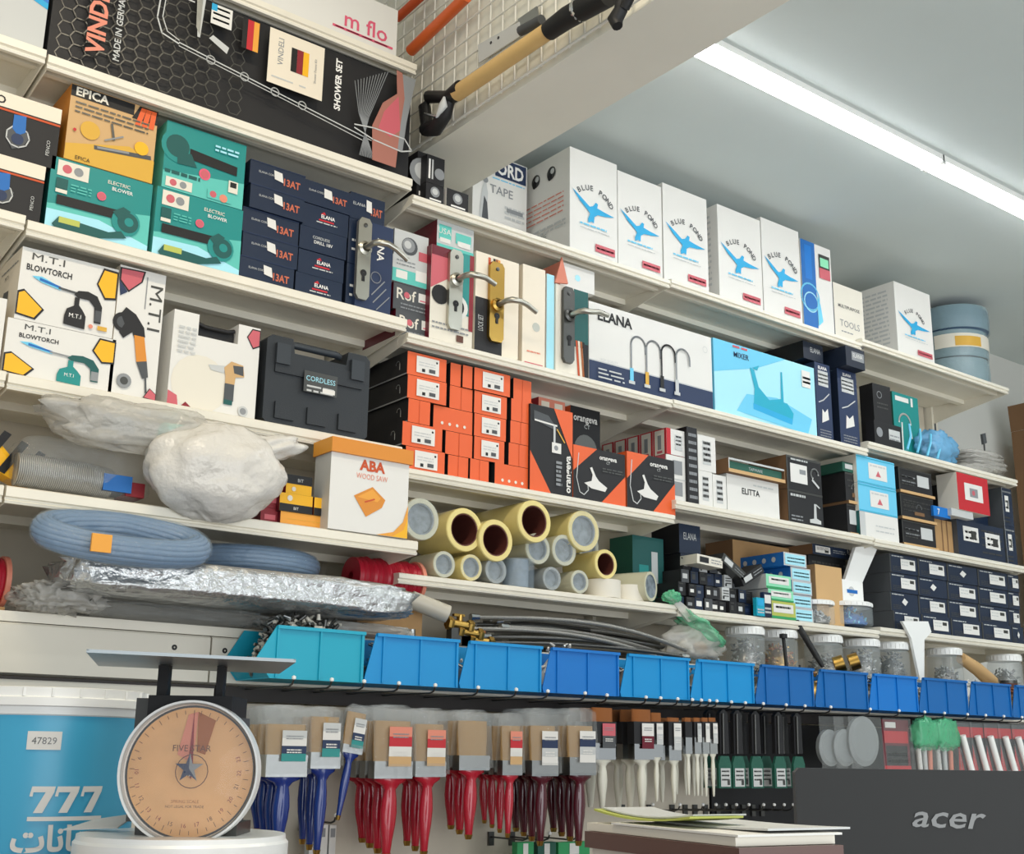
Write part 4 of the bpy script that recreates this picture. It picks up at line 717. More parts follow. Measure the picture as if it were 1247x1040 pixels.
def tray_stack(X0, X1, zb, n, ht, labs, grp):
    h = ht/n
    for i in range(n):
        z = zb+h*i; r = thing('tray_carton', labs[i], 'box', Vector(((X0+X1)/2, .11, z)), grp)
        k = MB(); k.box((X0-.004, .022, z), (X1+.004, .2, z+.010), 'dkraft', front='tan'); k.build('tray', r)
        k = MB(); k.box((X0, .03, z+.0102), (X1, .19, z+h-.001), 'softblack', left='black'); f = Face(k, (X0, .03, z+.0102), (X1-X0, 0, 0), (0, 0, h-.012), (0, -1, 0)); tapf(f, 2 if i % 2 else 3); f.lines(.08, .45, .6, 3, .16, .05, 'gunmetal', i); k.build('tap_packet', r)
X0 = 2.858; X1 = PY(1030, 600, .03).x; zc4 = SH['C4']+.001
ht = hz(1005, 560, zc4)
tray_stack(X0, X1, zc4, 2, ht*.9, ['lower dark packet on a tan tray beside the sky blue cartons', 'upper dark packet on a tan tray beside the sky blue cartons'], 'packets on tan trays left')
c = Carton(X0, X1-.01, zc4+ht*.9+.001, zc4+ht+.01, .03, .16, 'dgreen'); tapf(c.front(), 3); c.done('tap_carton', 'flat dark green carton lying on the two tan trays', group='dark tap cartons')
X0 = PY(1045, 600, .015).x; X1 = PY(1091, 600, .015).x
def blu(f): f.rect(.30, .22, .78, .80, 'paper'); f.poly([(.48, .34), (.62, .34), (.55, .56)], 'rose'); f.lines(.34, .74, .68, 1, .1, .06, 'lgrey', 1); f.rect(0, .93, 1, .955, 'binteal'); f.rect(0, .03, 1, .05, 'binteal')
ht = hz(1045, 553, zc4, .015)
stack([(ht*.31, 'lgrey', 'paper', 'dteal', lambda f: (f.rect(.0, .0, .14, 1, 'lgrey'), f.lines(.4, .9, .5, 2, .2, .05, 'lgrey', 1)), 'white_carton', 'pale grey carton with dark green side under the sky blue cartons', 'box', None), (ht*.345, 'skyblue', 'skyblue', 'offwhite', blu, 'blue_carton', 'lower sky blue carton with white label', 'box', 'sky blue cartons'), (ht*.345, 'skyblue', 'skyblue', 'offwhite', blu, 'blue_carton', 'upper sky blue carton with white label', 'box', 'sky blue cartons')], X0, X1, zc4, .015)
X0 = PY(1096, 610, .03).x; X1 = PY(1136, 610, .03).x; ht = hz(1096, 568, zc4)
tray_stack(X0, X1, zc4, 3, ht, ['bottom dark packet on tan tray right of the sky blue cartons', 'middle dark packet on tan tray right of the sky blue cartons', 'top dark packet on tan tray right of the sky blue cartons'], 'packets on tan trays right')
# right end of the third row: cartons with labels, red carton on top
X = [PY(x, 650, .03).x for x in (1142, 1166, 1192, 1222, 1224, 1262)]; X[5] = min(X[5], 3.795)
zA = PY(1166, 632, .03).z
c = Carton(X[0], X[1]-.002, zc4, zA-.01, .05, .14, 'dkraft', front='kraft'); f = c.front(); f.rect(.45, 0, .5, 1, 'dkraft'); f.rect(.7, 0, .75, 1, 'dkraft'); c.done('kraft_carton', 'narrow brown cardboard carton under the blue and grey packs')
def two(f): lab(f, .12, .45, .44, .85); f.lines(.5, .95, .8, 4, .2, .04, 'gunmetal', 2); lab(f, .58, .35, .9, .78)
c = Carton(X[1], X[3]-.001, zc4, zA, .03, .16, 'dgrey', front='navy'); two(c.front()); c.done('tap_carton', 'dark tap carton with two white labels under the red carton', group='labelled tap cartons')
zr = PY(1172, 571, .0).z
c = Carton(X[2]-.035, X[3]-.001, zA+.001, min(PY(1195, 580, .05).z, SH['B4']-.036), .09, .12, 'dgrey', front='navy'); f = c.front(); lab(f, .45, .3, .8, .75); f.poly([(.5, .95), (.8, .8), (.9, .9)], 'teal'); c.done('tap_carton', 'dark tap carton with teal mark partly behind the red carton', group='labelled tap cartons')
zb2 = PY(1224, 640, .03).z
for i, (a, b) in enumerate(((zc4, zb2-.001), (zb2, min(PY(1226, 588, .03).z, SH['B4']-.036)))):
    c = Carton(X[4], X[5], a, b, .03, .16, 'dgrey', front='navy'); f = c.front(); lab(f, .25, .38, .62, .80); f.lines(.06, .9, .88, 1, .1, .04, 'grey', 3); f.lines(.06, .6, .2, 2, .1, .04, 'gunmetal', 5); f.rect(0, 0, .02, 1, 'lgrey'); c.done('tap_carton', ['lower dark tap carton at the right picture edge below the clear bags', 'upper dark tap carton at the right picture edge below the clear bags'][i], group='labelled tap cartons')
# blue pack, grey pack, red carton resting on them
c = Carton(PY(1137, 625, .02).x, PY(1157, 625, .02).x, zA-.009, zA+.028, .02, .05, 'blue', front='binroyal'); f = c.front(); f.text('7', .3, .5, .6, 'paper', bold=.02); c.done('blue_pack', 'small royal blue pack wedged under the left of the red carton')
c = Carton(PY(1160, 625, .0).x, PY(1186, 625, .0).x, zA+.001, zA+.028, .004, .05, 'lgrey'); c.done('grey_pack', 'small grey pack under the red carton')
rx0 = PY(1166, 595, -.0).x; rx1 = PY(1203, 595, -.0).x; zt = min(PY(1167, 570, 0).z, SH['B4']-.032)
r = thing('red_carton', 'red carton with white sides and square label sticking out at far right', 'box', Vector(((rx0+rx1)/2, .09, zA+.029)))
k = MB(); k.box((rx0, .0, zA+.029), (rx1, .085, zt), 'offwhite', front='red', top='offwhite'); k.build('carton', r)
k = MB(); f = Face(k, (rx0, 0, zA+.029), (rx1-rx0, 0, 0), (0, 0, zt-zA-.029), (0, -1, 0)); f.rect(.22, .30, .80, .76, 'paper'); f.rect(.38, .4, .64, .64, 'grey'); f.disc(.5, .52, .07, 'rose'); k.build('label', r)
# cardboard carton standing past the shelving at the right picture edge
r = thing('cardboard_carton', 'big open brown cardboard carton beyond the end of the shelving at right', 'box', Vector((4.5, .15, 1.30+.4)))
a = PY(1229, 500, .30); xc = a.x
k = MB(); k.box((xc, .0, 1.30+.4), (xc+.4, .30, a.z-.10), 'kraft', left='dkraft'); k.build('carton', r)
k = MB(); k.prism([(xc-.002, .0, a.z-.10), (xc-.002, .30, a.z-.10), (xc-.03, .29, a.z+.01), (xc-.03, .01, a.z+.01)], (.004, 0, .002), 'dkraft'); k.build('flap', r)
k = MB(); k.box((xc+.01, .02, 0), (xc+.38, .28, 1.30+.399), 'offwhite'); tag(k.build('side_cabinet'), 'pale side cabinet carrying the brown cardboard carton at far right', 'cabinet')
# ------------------------------------------------------------------ fourth row, bay one: bags, drill bit boxes, orange lidded carton
zd = SH['D1']+.001; YD = -.07
def bag(label, c, rr, mt='hazefilm', seed=1, amp=.25, fr=2.6, pw=.8, name='plastic_bag', cat='bag', extra=None, grp=None, M=None):
    r = thing(name, label, cat, Vector((c[0], c[1], c[2]-rr[2])), grp); MB().blob(c, rr, mt, seed, amp, fr, pw=pw, M=M).build('bag_film', r)
    if extra: extra(r)
    return r
# yellow and black hazard tape at the left edge
a = PY(0, 522, -.0); m = MB(); x1 = PY(46, 540, -.0).x
r = thing('hazard_tape', 'yellow and black hazard tape strip in the far left bay', 'tape', Vector((a.x, .05, zd)))
k = MB(); tx = [(a.x-.08, .0, a.z-.05), (x1+.0, .03, zd+.02), (x1-.02, .03, zd+.06), (a.x-.05, .0, a.z+.025)]; k.prism(tx, (0, .05, 0), 'yellow'); f = Face(k, tx[0], Vector(tx[1])-Vector(tx[0]), Vector(tx[3])-Vector(tx[0]), (0, -1, 0)); f.k = 2
for q in range(4): f.poly([(.08+.24*q, 0.02), (.18+.24*q, 0.02), (.26+.24*q, .98), (.16+.24*q, .98)], 'black')
k.build('tape_strip', r)
# clear bag with spiral hose
a = PY(30, 580, YD); b = PY(190, 592, YD)
def inner(r):
    k = MB(); k.tube([(a.x, .0, zd+.05), ((a.x+b.x)/2, -.01, zd+.048), (b.x-.08, .0, zd+.045)], .034, 'corrugated', 16); k.build('spiral_hose', r)
    k = MB(); k.box((b.x-.10, -.04, zd+.025), (b.x-.04, .03, zd+.06), 'navy2', front='blue'); k.build('fitting', r)
    k = MB(); k.box((b.x-.05, -.035, zd+.02), (b.x-.01, .03, zd+.05), 'dred'); k.build('fitting', r)
bag('clear bag holding a grey spiral hose on the deep lower shelf at left', ((a.x+b.x)/2, .03, zd+.066), ((b.x-a.x)/2*1.04, .07, .060), 'glassfilm', 4, .10, 2.2, .45, extra=inner)
# hazy bag above it
a = PY(62, 520, -.06); b = PY(275, 535, -.06); zh = PY(170, 522, -.06).z 
def inner2(r):
    for q, (x_, mm) in enumerate(((.30, 'tapegrey'), (.62, 'lteal'), (.9, 'brown'))):
        k = MB(); px = a.x+(b.x-a.x)*x_; k.lathe([(.001, 0), (.022, 0), (.022, .05), (.001, .05)], (px, -.06, zh), (1, .2, .1), mm, 14); k.build('fitting', r)
bag('hazy plastic bag draped on top of the spiral hose bag', ((a.x+b.x)/2, -.062, zh), ((b.x-a.x)/2*1.0, .050, .046), 'hazefilm', 9, .35, 2.4, .7, extra=inner2)
# white knotted bag hanging over the edge
a = PY(262, 590, -.10); r = thing('plastic_bag', 'bulging white plastic bag hanging over the deep shelf edge', 'bag', Vector((a.x, -.08, zd)))
k = MB(); k.blob((a.x, -.10, zd+.085), (.150, .085, .104), 'bag', 12, .16, 2.0, 56, 32); k.build('bag_body', r)
k = MB(); p = PY(335, 552, -.1); k.blob((p.x-.02, -.10, zd+.155), (.085, .035, .028), 'bag', 5, .3, 2.4, M=Matrix.Rotation(-.25, 3, 'Y')); k.build('bag_knot', r)
# small maroon, orange and yellow boxes
bx0 = PY(345, 630, -.02).x
c = carton(342, 420, 622, zd, -.05, .12, 'amber', front='amber', left='maroon'); f = c.front(); f.rect(0, 0, 1, .15, 'ambord'); f.rect(.82, .2, 1, .8, 'lime'); f.lines(.1, .7, .5, 1, .1, .04, 'gold', 2); zl = c.z1; c.done('bit_box', 'flat orange drill bit box lying on the shelf under the yellow ones', group='drill bit boxes')
for i, (a_, b_, t_) in enumerate(((341, 380, 595), (383, 421, 598))):
    x0, x1, _ = span(a_, b_, t_, -.05); c = Carton(x0, x1, zl+.0006, zl+.042, -.052, .1, 'black', front='yellow', left='maroon'); f = c.front(); f.rect(0, 0, 1, .42, 'black'); f.disc(.3, .74, .16, 'offwhite'); f.text('BIT', .5, .2, .16, 'paper', maxw=.3); c.done('bit_box', ['left', 'right'][i]+' yellow and black drill bit box in the pair on the orange one', group='drill bit boxes'); zm2 = c.z1
x0, x1, _ = span(345, 375, 566, -.03); c = Carton(x0, x1, zm2+.0006, zm2+.044, -.05, .1, 'black', front='yellow', left='dred'); f = c.front(); f.rect(0, .52, 1, 1, 'black'); f.text('BIT', .55, .74, .18, 'lgrey', maxw=.3); f.disc(.3, .25, .12, 'offwhite'); c.done('bit_box', 'single yellow and black drill bit box topping the small pile', group='drill bit boxes')
zq = zd
for i in range(3):
    x0, x1, _ = span(318, 339, 600, -.03); c = Carton(x0+.004*i, x1, zq, zq+.038, -.035, .1, 'maroon', front='dred'); f = c.front(); f.rect(.2, .3, .8, .6, 'rose'); c.done('bit_box', ['lowest', 'middle', 'upper'][i]+' maroon box in the pile half hidden by the white bag', group='maroon boxes'); zq += .0386
# orange lidded carton
x0, x1, zt = span(400, 494, 545, YD); YD = -.086; r = thing('lidded_carton', 'white carton with an orange lid and orange square print at the shelf end', 'box', Vector(((x0+x1)/2, -.05, zd)))
k = MB(); k.box((x0, YD, zd), (x1, -.012, zt), 'paper', left='lgrey'); f = Face(k, (x0, YD, zd), (x1-x0, 0, 0), (0, 0, zt-zd), (0, -1, 0))
f.text('ABA', .52, .84, .13, 'dorange', bold=.04, maxw=.4); f.text('WOOD SAW', .52, .70, .07, 'salmon', maxw=.4); f.poly([(.30, .44), (.53, .58), (.70, .44), (.66, .34), (.46, .20)], 'ambord'); f.poly([(.34, .43), (.53, .55), (.64, .45), (.60, .40)], 'amber'); f.line([(.44, .38), (.56, .43)], .02, 'dorange')
f.poly([(.60, 0), (1, 0), (1, .42), (.94, .20), (.82, .06)], 'amber'); f.poly([(.80, 0), (1, 0), (1, .26), (.95, .10)], 'yellow'); k.build('carton', r)
k = MB(); lh = PY(400, 531, YD).z-zt; k.box((x0-.004, YD-.008, zt-.012), (x1+.006, -.006, zt+lh), 'ambord', left='amber'); k.build('lid', r)
# ------------------------------------------------------------------ fourth row, bay two: packing tape rolls
zt2 = SH['D2']+.001
tapes = [  # centre px, radius px, y front, length, tape, core, label
 (513, 632, 27, -.02, .10, 'tapeclear', 'coregrey', 'clear tape roll with patterned end, top left beside the orange lidded carton'),
 (533, 646, 23, .20, .14, 'tapeyellow', 'core', 'dark cored tape roll set back behind the two leftmost top rolls'),
 (566, 645, 28, .01, .16, 'tapeyellow', 'core', 'yellowish tape sleeve with dark core, second of the top row'),
 (604, 658, 27, .00, .16, 'tapeyellow', 'core', 'yellowish tape sleeve with dark core leaning low in the top row'),
 (651, 629, 27, -.01, .30, 'tapeyellow', 'core', 'longest yellow tape sleeve, highest of all under the orange cartons'),
 (676, 636, 23, .20, .12, 'tapeclear', 'core', 'tape roll set back right of the longest sleeve'),
 (711, 643, 26, .01, .14, 'tapeyellow', 'coregrey', 'cream tape sleeve with grey blue core, right end of the top row'),
 (716, 665, 18, .16, .10, 'tapeclear', 'coregrey', 'clear tape roll just under the cream sleeve with the blue core'),
 (738, 687, 19, .01, .14, 'tapeyellow', 'core', 'yellowish open tape roll at the right, above the white masking tape'),
 (655, 668, 20, .02, .12, 'tapeclear', 'coregrey', 'clear tape roll in the middle under the longest sleeve'),
 (687, 670, 20, .02, .10, 'tapeclear', 'coregrey', 'clear tape roll with patterned end in the middle row right of centre'),
 (627, 661, 17, .18, .12, 'tapegrey', 'coregrey', 'grey tape roll set back behind the low leaning sleeve'),
 (541, 685, 17, .01, .12, 'tapeclear', 'coregrey', 'leftmost clear tape roll of the bottom row'),
 (574, 688, 17, .01, .12, 'tapeyellow', 'coregrey', 'pale ringed tape roll second in the bottom row'),
 (604, 691, 17, .01, .12, 'tapegrey', 'coregrey', 'grey tape roll third in the bottom row'),
 (672, 703, 15, .01, .10, 'tapegrey', 'coregrey', 'small grey tape roll in the bottom row right of the standing clear roll'),
 (706, 705, 15, .01, .10, 'tapeclear', 'coregrey', 'small clear tape roll in the bottom row beside the white masking tape')]
for px, py, rp, y, L, tm, cm, lb in tapes:
    c0 = PY(px, py, y); R = (PY(px, py-rp, y).z-c0.z)*.95
    if 'bottom row' in lb: c0.z = zt2+R
    c0.z = min(c0.z, SH['C2']-.031-R)
    r = thing('tape_roll', lb, 'tape roll', Vector((c0.x, y+L/2, c0.z-R)), 'packing tape rolls')
    k = MB(); k.lathe([(R*.74, .002), (R*.76, 0), (R*.97, 0), (R, .003), (R, L-.003), (R*.97, L), (R*.74, L)], (c0.x, y, c0.z), (0, 1, 0), tm, 28); k.build('tape_winding', r)
    k = MB(); k.lathe([(R*.74, .0), (R*.69, .001), (R*.66, L*.95), (R*.74, L)], (c0.x, y+.0015, c0.z), (0, 1, 0), cm, 24)
    if cm == 'coregrey': k.lathe([(R*.68, .012), (.001, .014)], (c0.x, y, c0.z), (0, 1, 0), cm, 20)
    else: k.lathe([(R*.66, L*.8), (.001, L*.81)], (c0.x, y, c0.z), (0, 1, 0), 'core', 20)
    k.build('cardboard_core', r)
    if cm == 'coregrey': k = MB(); k.lathe([(R*.99, -.001), (R*.8, -.002), (.001, -.002)], (c0.x, y, c0.z), (0, 1, 0), 'jarplastic', 24); k.build('shrink_film', r)
c0 = PY(643, 712, .0); R = PY(661, 700, .0).x-PY(643, 700, .0).x
r = thing('tape_roll', 'clear bluish tape roll standing upright at the shelf edge', 'tape roll', Vector((c0.x, .04, zt2)), 'packing tape rolls')
k = MB(); k.lathe([(R*.7, 0), (R, 0), (R, .075), (R*.7, .075), (R*.7, 0)], (c0.x, R+.004, zt2), (0, 0, 1), 'bluefilm', 28); k.build('tape_winding', r)
k = MB(); k.lathe([(R*.69, .001), (R*.69, .074), (R*.62, .074), (R*.62, .001)], (c0.x, R+.004, zt2), (0, 0, 1), 'coregrey', 24); k.build('cardboard_core', r)
for i, (px, dz, lb) in enumerate(((735, 0, 'left white masking tape roll lying at the shelf edge'), (766, 0, 'right white masking tape roll lying at the shelf edge'))):
    c0 = PY(px, 715, .05); R = .052 if i == 0 else .046; m = MB(); m.lathe([(R*.6, 0), (R, 0), (R, .05-.006*i), (R*.6, .05-.006*i), (R*.6, 0)], (c0.x, .056, zt2), (0, 0, 1), 'offwhite', 28); tag(m.build('masking_tape'), lb, 'tape roll', 'masking tape rolls')
c0 = PY(797, 710, -.01); R = .042; ax = Vector((-.35, .93, 0)).normalized()
r = thing('tape_roll', 'long pale tape sleeve lying with its round end facing out, right of the masking tape', 'tape roll', Vector((c0.x, .05, SH['D2'])))
o_ = Vector((c0.x-.0, .005, SH['D2']+R+.002)); k = MB(); k.lathe([(R*.8, .0), (R, 0), (R, .18), (R*.8, .18)], o_, ax, 'tapeclear', 28); k.build('tape_winding', r); k = MB(); k.lathe([(R*.8, .0), (R*.76, .004), (.001, .006)], o_, ax, 'coregrey', 24); k.build('cardboard_core', r)
# ------------------------------------------------------------------ fourth row, bay three: heap of small cartons
zd3 = SH['D3']+.001
x0, x1, zt = span(770, 809, 651, .14); c = Carton(x0, x1-.004, zt2, zt, .14, .1, 'dgreen', front='dteal'); f = c.front(); f.rect(.6, .35, .8, .8, 'lgrey'); f.rect(.2, .2, .5, .6, 'teal'); c.done('green_carton', 'dark green carton behind the tape rolls at the shelf joint')
x0, x1, zt = span(829, 855, 637, .1)
for i in range(3):
    h = (zt-zd3)/3; c = Carton(x0-.004*i, x1-.004*i, zd3+h*i, zd3+h*(i+1)-.001, .10, .12, 'navy', left='softblack'); f = c.front(); f.text('ELANA', .5, .6, .25, 'lgrey', maxw=.6); c.done('tap_carton', ['bottom', 'middle', 'top'][i]+' navy carton in the pile standing behind the heap of black cartons', group='navy pile behind the heap')
rr = random.Random(5)
hx0, hx1 = PY(822, 720, .03).x, PY(935, 740, .03).x
place = []
nx = 11; w_ = (hx1-hx0)/nx; n = 0
where = ['far left', 'left', 'left of centre', 'centre', 'right of centre', 'right']
for row in range(4):
    for i in range(nx-row*2):
        x = hx0+w_*(i+row*.8)+rr.uniform(-.001, .001); h = .041
        z = zd3+row*.0425; y = .02+.018*row+rr.uniform(0, .012); kind = rr.choice(['k', 'k', 'k', 'w', 'g', 'n'])
        front = {'k': 'softblack', 'w': 'lgrey', 'g': 'dgrey', 'n': 'navy'}[kind]
        c = Carton(x+.002, x+w_-.002, z, z+h-rr.uniform(.001, .006), y, .085, 'softblack' if kind != 'w' else 'lgrey', front=front, rz=rr.uniform(-.04, .04)); f = c.front()
        if kind != 'w': f.rect(.15, .3, rr.uniform(.5, .85), rr.uniform(.5, .75), rr.choice(['lgrey', 'paper', 'gunmetal', 'navy2', 'grey'])); f.rect(.1, .82, .6, .9, 'gunmetal')
        else: f.lines(.15, .9, .7, 3, .2, .08, 'gunmetal', i); f.rect(.1, .1, .3, .3, 'black')
        lvl = ['bottom layer', 'second layer', 'third layer', 'top layer'][row]; pos = where[min(5, int(6*i/(nx-row*2)))]
        col_ = {'k': 'black', 'w': 'pale grey', 'g': 'dark grey', 'n': 'navy'}[kind]
        c.done('small_carton', '%s small carton in the heap, %s, %s' % (col_, lvl, pos), group='heap of small cartons, %s %s' % (lvl, pos))
# loose packets lying on the heap
for i, (px, py, a_, mm, lb) in enumerate(((866, 683, .05, 'offwhite', 'white packet lying across the top of the black heap'), (895, 690, .5, 'gunmetal', 'tilted dark packet on the heap right of the white packet'), (918, 700, -.5, 'softblack', 'tilted black packet at the right of the heap'))):
    p = PY(px, py, .02); M = Matrix.Translation((p.x, .06, p.z)) @ Matrix.Rotation(a_, 4, 'Y'); m = MB(); m.box((-.055, -.035, -.014), (.055, .035, .014), mm, M=M)
    f = Face(m, M @ Vector((-.055, -.035, -.014)), M.to_3x3() @ Vector((.11, 0, 0)), M.to_3x3() @ Vector((0, 0, .028)), (0, -1, 0)); f.rect(.1, .2, .45, .8, 'softblack' if i == 0 else 'lgrey'); f.lines(.55, .95, .6, 2, .3, .1, 'grey', i)
    tag(m.build('packet'), lb, 'packet')
# blue edged boxes
bx0 = PY(966, 745, .02).x; bx1 = PY(990, 745, .02).x; zb = zd3; hb = hz(958, 672, zd3, .02)/5
for i in range(5):
    sft = -.035 if i == 4 else 0
    c = Carton(bx0+sft, bx1+sft*.6, zb+hb*i, zb+hb*(i+1)-.0012, .02+.003*(i % 2), .2, 'binroyal', front='lgrey', left='blue'); f = c.front(); f.rect(.06, .1, .94, .9, 'palecyan'); f.lines(.15, .9, .55, 2, .25, .1, 'grey', i); f = c.left()
    for q in range(4): f.disc(.2+.2*q, .5, .2, 'lgrey')
    c.done('blue_edged_box', '%s pale fronted box with blue sides right of the heap' % ['bottom', 'second', 'third', 'fourth', 'top'][i], group='blue edged boxes')
gx0 = PY(938, 745, .01).x
zz = zd3
for i, (h, fm, lb) in enumerate(((.055, 'lime', 'yellow green box at the bottom, left of the blue edged boxes'), (.036, 'lgreen', 'pale green box in the middle, left of the blue edged boxes'), (.045, 'lgreen', 'mint box on top, left of the blue edged boxes'))):
    c = Carton(gx0-.008*i, bx0-.003-.008*i, zz, zz+h-.001, .008, .12, 'lgrey', front=fm); f = c.front(); f.rect(.0, 0, 1, .15, 'green'); f.rect(.1, .35, .9, .85, 'paper'); f.lines(.2, .8, .6, 1, .2, .12, 'lgreen', i); c.done('green_box', lb, 'box', 'small green boxes'); zz += h
for i in range(2):
    c = Carton(gx0-.078+.038*i, gx0-.042+.038*i, zd3, zd3+.055+.02*i, -.004+.004*i, .014, 'binteal' if i == 0 else 'navy2', front='binteal' if i == 0 else 'navy'); f = c.front(); f.rect(.1, .55, .9, .9, 'paper' if i else 'cyan'); f.lines(.1, .9, .3, 2, .15, .08, 'lgrey', i); c.done('small_carton', ['teal blue small carton at the shelf edge below the mint box', 'navy and white small carton at the shelf edge below the mint box'][i])
# tan carton and dark cartons near the joint
zd4 = SH['D4']+.001
c = Carton(PY(993, 720, .05).x+.004, PY(1026, 720, .05).x, zd3, PY(1000, 688, .05).z, .05, .06, 'kraft', front='tan'); c.done('kraft_carton', 'plain tan cardboard carton right of the blue edged boxes')
# cardboard standing deeper with dark labelled cartons above it
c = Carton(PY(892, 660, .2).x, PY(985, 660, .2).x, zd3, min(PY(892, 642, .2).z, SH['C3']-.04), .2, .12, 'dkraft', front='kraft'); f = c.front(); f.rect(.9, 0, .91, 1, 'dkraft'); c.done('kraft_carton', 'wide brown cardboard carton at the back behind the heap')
# grid of dark tap cartons with white labels
rowsz = 4; gx = [PY(1084, 700, .03).x]; 
for x in (1118, 1153, 1190, 1226, 1252): gx.append(min(PY(x, 700, .03).x, 3.79))
gx[0] = max(gx[0], 2.9)
gz = PY(1084, 673, .03).z; gh = (gz-zd4)/rowsz
cn = ['first', 'second', 'third', 'fourth', 'fifth']; rn = ['bottom', 'second', 'third', 'top']
for i in range(rowsz):
    for j in range(5):
        if gx[j+1]-gx[j] < .03: continue
        c = Carton(gx[j]+.0012, gx[j+1]-.0012, zd4+gh*i, zd4+gh*(i+1)-.0012, .03+.004*((i*2+j*3) % 3), .16, 'dgrey', front='navy', left='dgrey'); f = c.front(); f.rect(0, 0, .04, 1, 'gunmetal'); f.lines(.08, .5, .86, 1, .1, .05, 'lgrey', i+j); f.lines(.1, .4, .3, 3, .09, .04, 'gunmetal', i)
        q = (i*3+j*2) % 5
        def lbl(f, q=q):
            if q == 3: f.poly([(.4, .5), (.5, .72), (.62, .55), (.52, .32)], 'paper')
            else: f.rect(.38, .22, .90, .78, 'paper'); f.rect(.70, .52, .85, .7, 'gunmetal'); f.lines(.42, .66, .6, 2, .16, .05, 'lgrey', q)
        c.done('tap_carton', 'dark tap carton with white label, %s column of the %s row in the grid' % (cn[j], rn[i]), group='grid of labelled tap cartons', parts=[('label', lbl)])
# labelled cartons at the back, left of the grid
sx = [PY(x, 660, .1).x for x in (989, 1031, 1034, 1074)]; sx[3] = min(sx[3], 2.83); sz0 = PY(989, 674, .1).z; sz1 = min(PY(989, 646, .1).z, SH['C3']-.034)
for i in range(2):
    c = Carton(sx[i*2], sx[i*2+1], zd3, sz0-.001, .12, .12, 'softblack'); f = c.front(); f.lines(.1, .9, .9, 2, .1, .03, 'gunmetal', i); c.done('tap_carton', ['black carton at the back behind the tan cardboard carton', 'black carton at the back behind the white dispenser'][i], group='black cartons at the back')
    c = Carton(sx[i*2], sx[i*2+1], sz0, sz1, .10, .14, 'dgrey', front='navy', left='dkraft'); f = c.front(); (lab(f, .08, .2, .5, .85), f.lines(.58, .95, .6, 2, .2, .08, 'grey', 2)) if i == 0 else (f.lines(.1, .7, .7, 2, .2, .08, 'lgrey', 2), f.poly([(.7, .6), (1, .5), (1, .95), (.75, .98)], 'paper')); c.done('tap_carton', ['dark labelled carton on the black one, above the tan cardboard carton', 'dark carton with a pale corner above the white dispenser'][i], group='labelled cartons at the back')
# ------------------------------------------------------------------ ledge: coils, foil bags, pipes, hoses, jars
ze = SH['E']+.001
def ring_path(cx, cy, rx, ry, zn, zf, n=40, a0=0, a1=2*pi):
    out = []
    for i in range(n+1):
        a = a0+(a1-a0)*i/n; y = cy+ry*sin(a); t = (y-(cy-ry))/(2*ry); out.append(Vector((cx+rx*cos(a), y, zn+(zf-zn)*t)))
    return out
def coil(label, xl, xr, yn, zn, zf, ry, tr, nh=14):
    cx = (xl+xr)/2; rx = (xr-xl)/2-tr; cy = yn+ry+tr
    r = thing('hose_coil', label, 'hose', Vector((cx, cy, min(zn, zf)-tr)), 'hose coils in plastic wrap')
    k = MB()
    for q in range(nh):
        a = 2*pi*q/nh; o_ = tr*.76
        p = [v+Vector((0, 0, o_*sin(a)))+(v-Vector((cx, cy, v.z))).normalized()*o_*cos(a) for v in ring_path(cx, cy, rx, ry, zn, zf)]
        k.tube(p, tr*.23, 'hoseblue', 8, False)
    k.build('hose', r)
    k = MB(); k.tube(ring_path(cx, cy, rx, ry, zn, zf, 60), [tr*(1.06+.06*noise.noise(Vector((i*.8, xl*9, 0)))) for i in range(61)], 'bluefilm', 14, False); k.build('plastic_wrap', r)
    return r
yn = -.03; xl = PY(12, 665, yn).x; xr = PY(228, 672, yn).x; zn = PY(120, 668, -.19).z; zf = PY(120, 640, -.09).z
r = coil('blue grey hose coil tilted upward in plastic wrap at the left', xl, xr, -.222, zn, zf, .045, .029)
k = MB(); p = PY(97, 660, -.10); k.box((p.x-.02, -.229, zn-.012), (p.x+.018, -.223, zn+.022), 'amber'); k.build('label', r)
yn = -.02; xl = PY(226, 680, yn).x; xr = PY(414, 682, yn).x; zn = PY(320, 680, yn).z
coil('blue grey hose coil lying flat beside the tilted one', xl+.03, xr, yn-.035, zn, zn+.004, .14, .028)
def foil(label, xa, xb, y, z, rx, ry, rz, mt, seed, amp=.08, pw=.38):
    m = MB(); m.blob(((xa+xb)/2, y, z), ((xb-xa)/2, ry, rz), mt, seed, amp, 6.0, 90, 26, pw=pw); tag(m.build('foil_bag' if mt == 'foil' else 'plastic_bag'), label, 'bag')
xa = PY(70, 715, -.05).x; xb = PY(482, 715, -.05).x; zc_ = PY(280, 716, -.05).z
foil('long crinkled silver foil bag lying on the ledge below the hose coils', xa, xb, -.045, zc_-.004, 0, .115, .040, 'foil', 3)
foil('clear plastic bag end sticking out left of the silver foil bag', PY(28, 735, -.05).x, PY(130, 735, -.05).x, .0, ze+.03, 0, .07, .028, 'hazefilm', 8, .3, .7)
foil('thin clear plastic bag under the right end of the foil bag', PY(330, 750, -.05).x, PY(505, 750, -.05).x, .0, ze+.016, 0, .05, .015, 'hazefilm', 10, .15, .5)
foil('thin clear plastic bag under the left of the foil bag, hanging over the fascia', PY(100, 745, -.05).x, PY(330, 745, -.05).x, -.01, ze+.016, 0, .06, .016, 'glassfilm', 11, .15, .5)
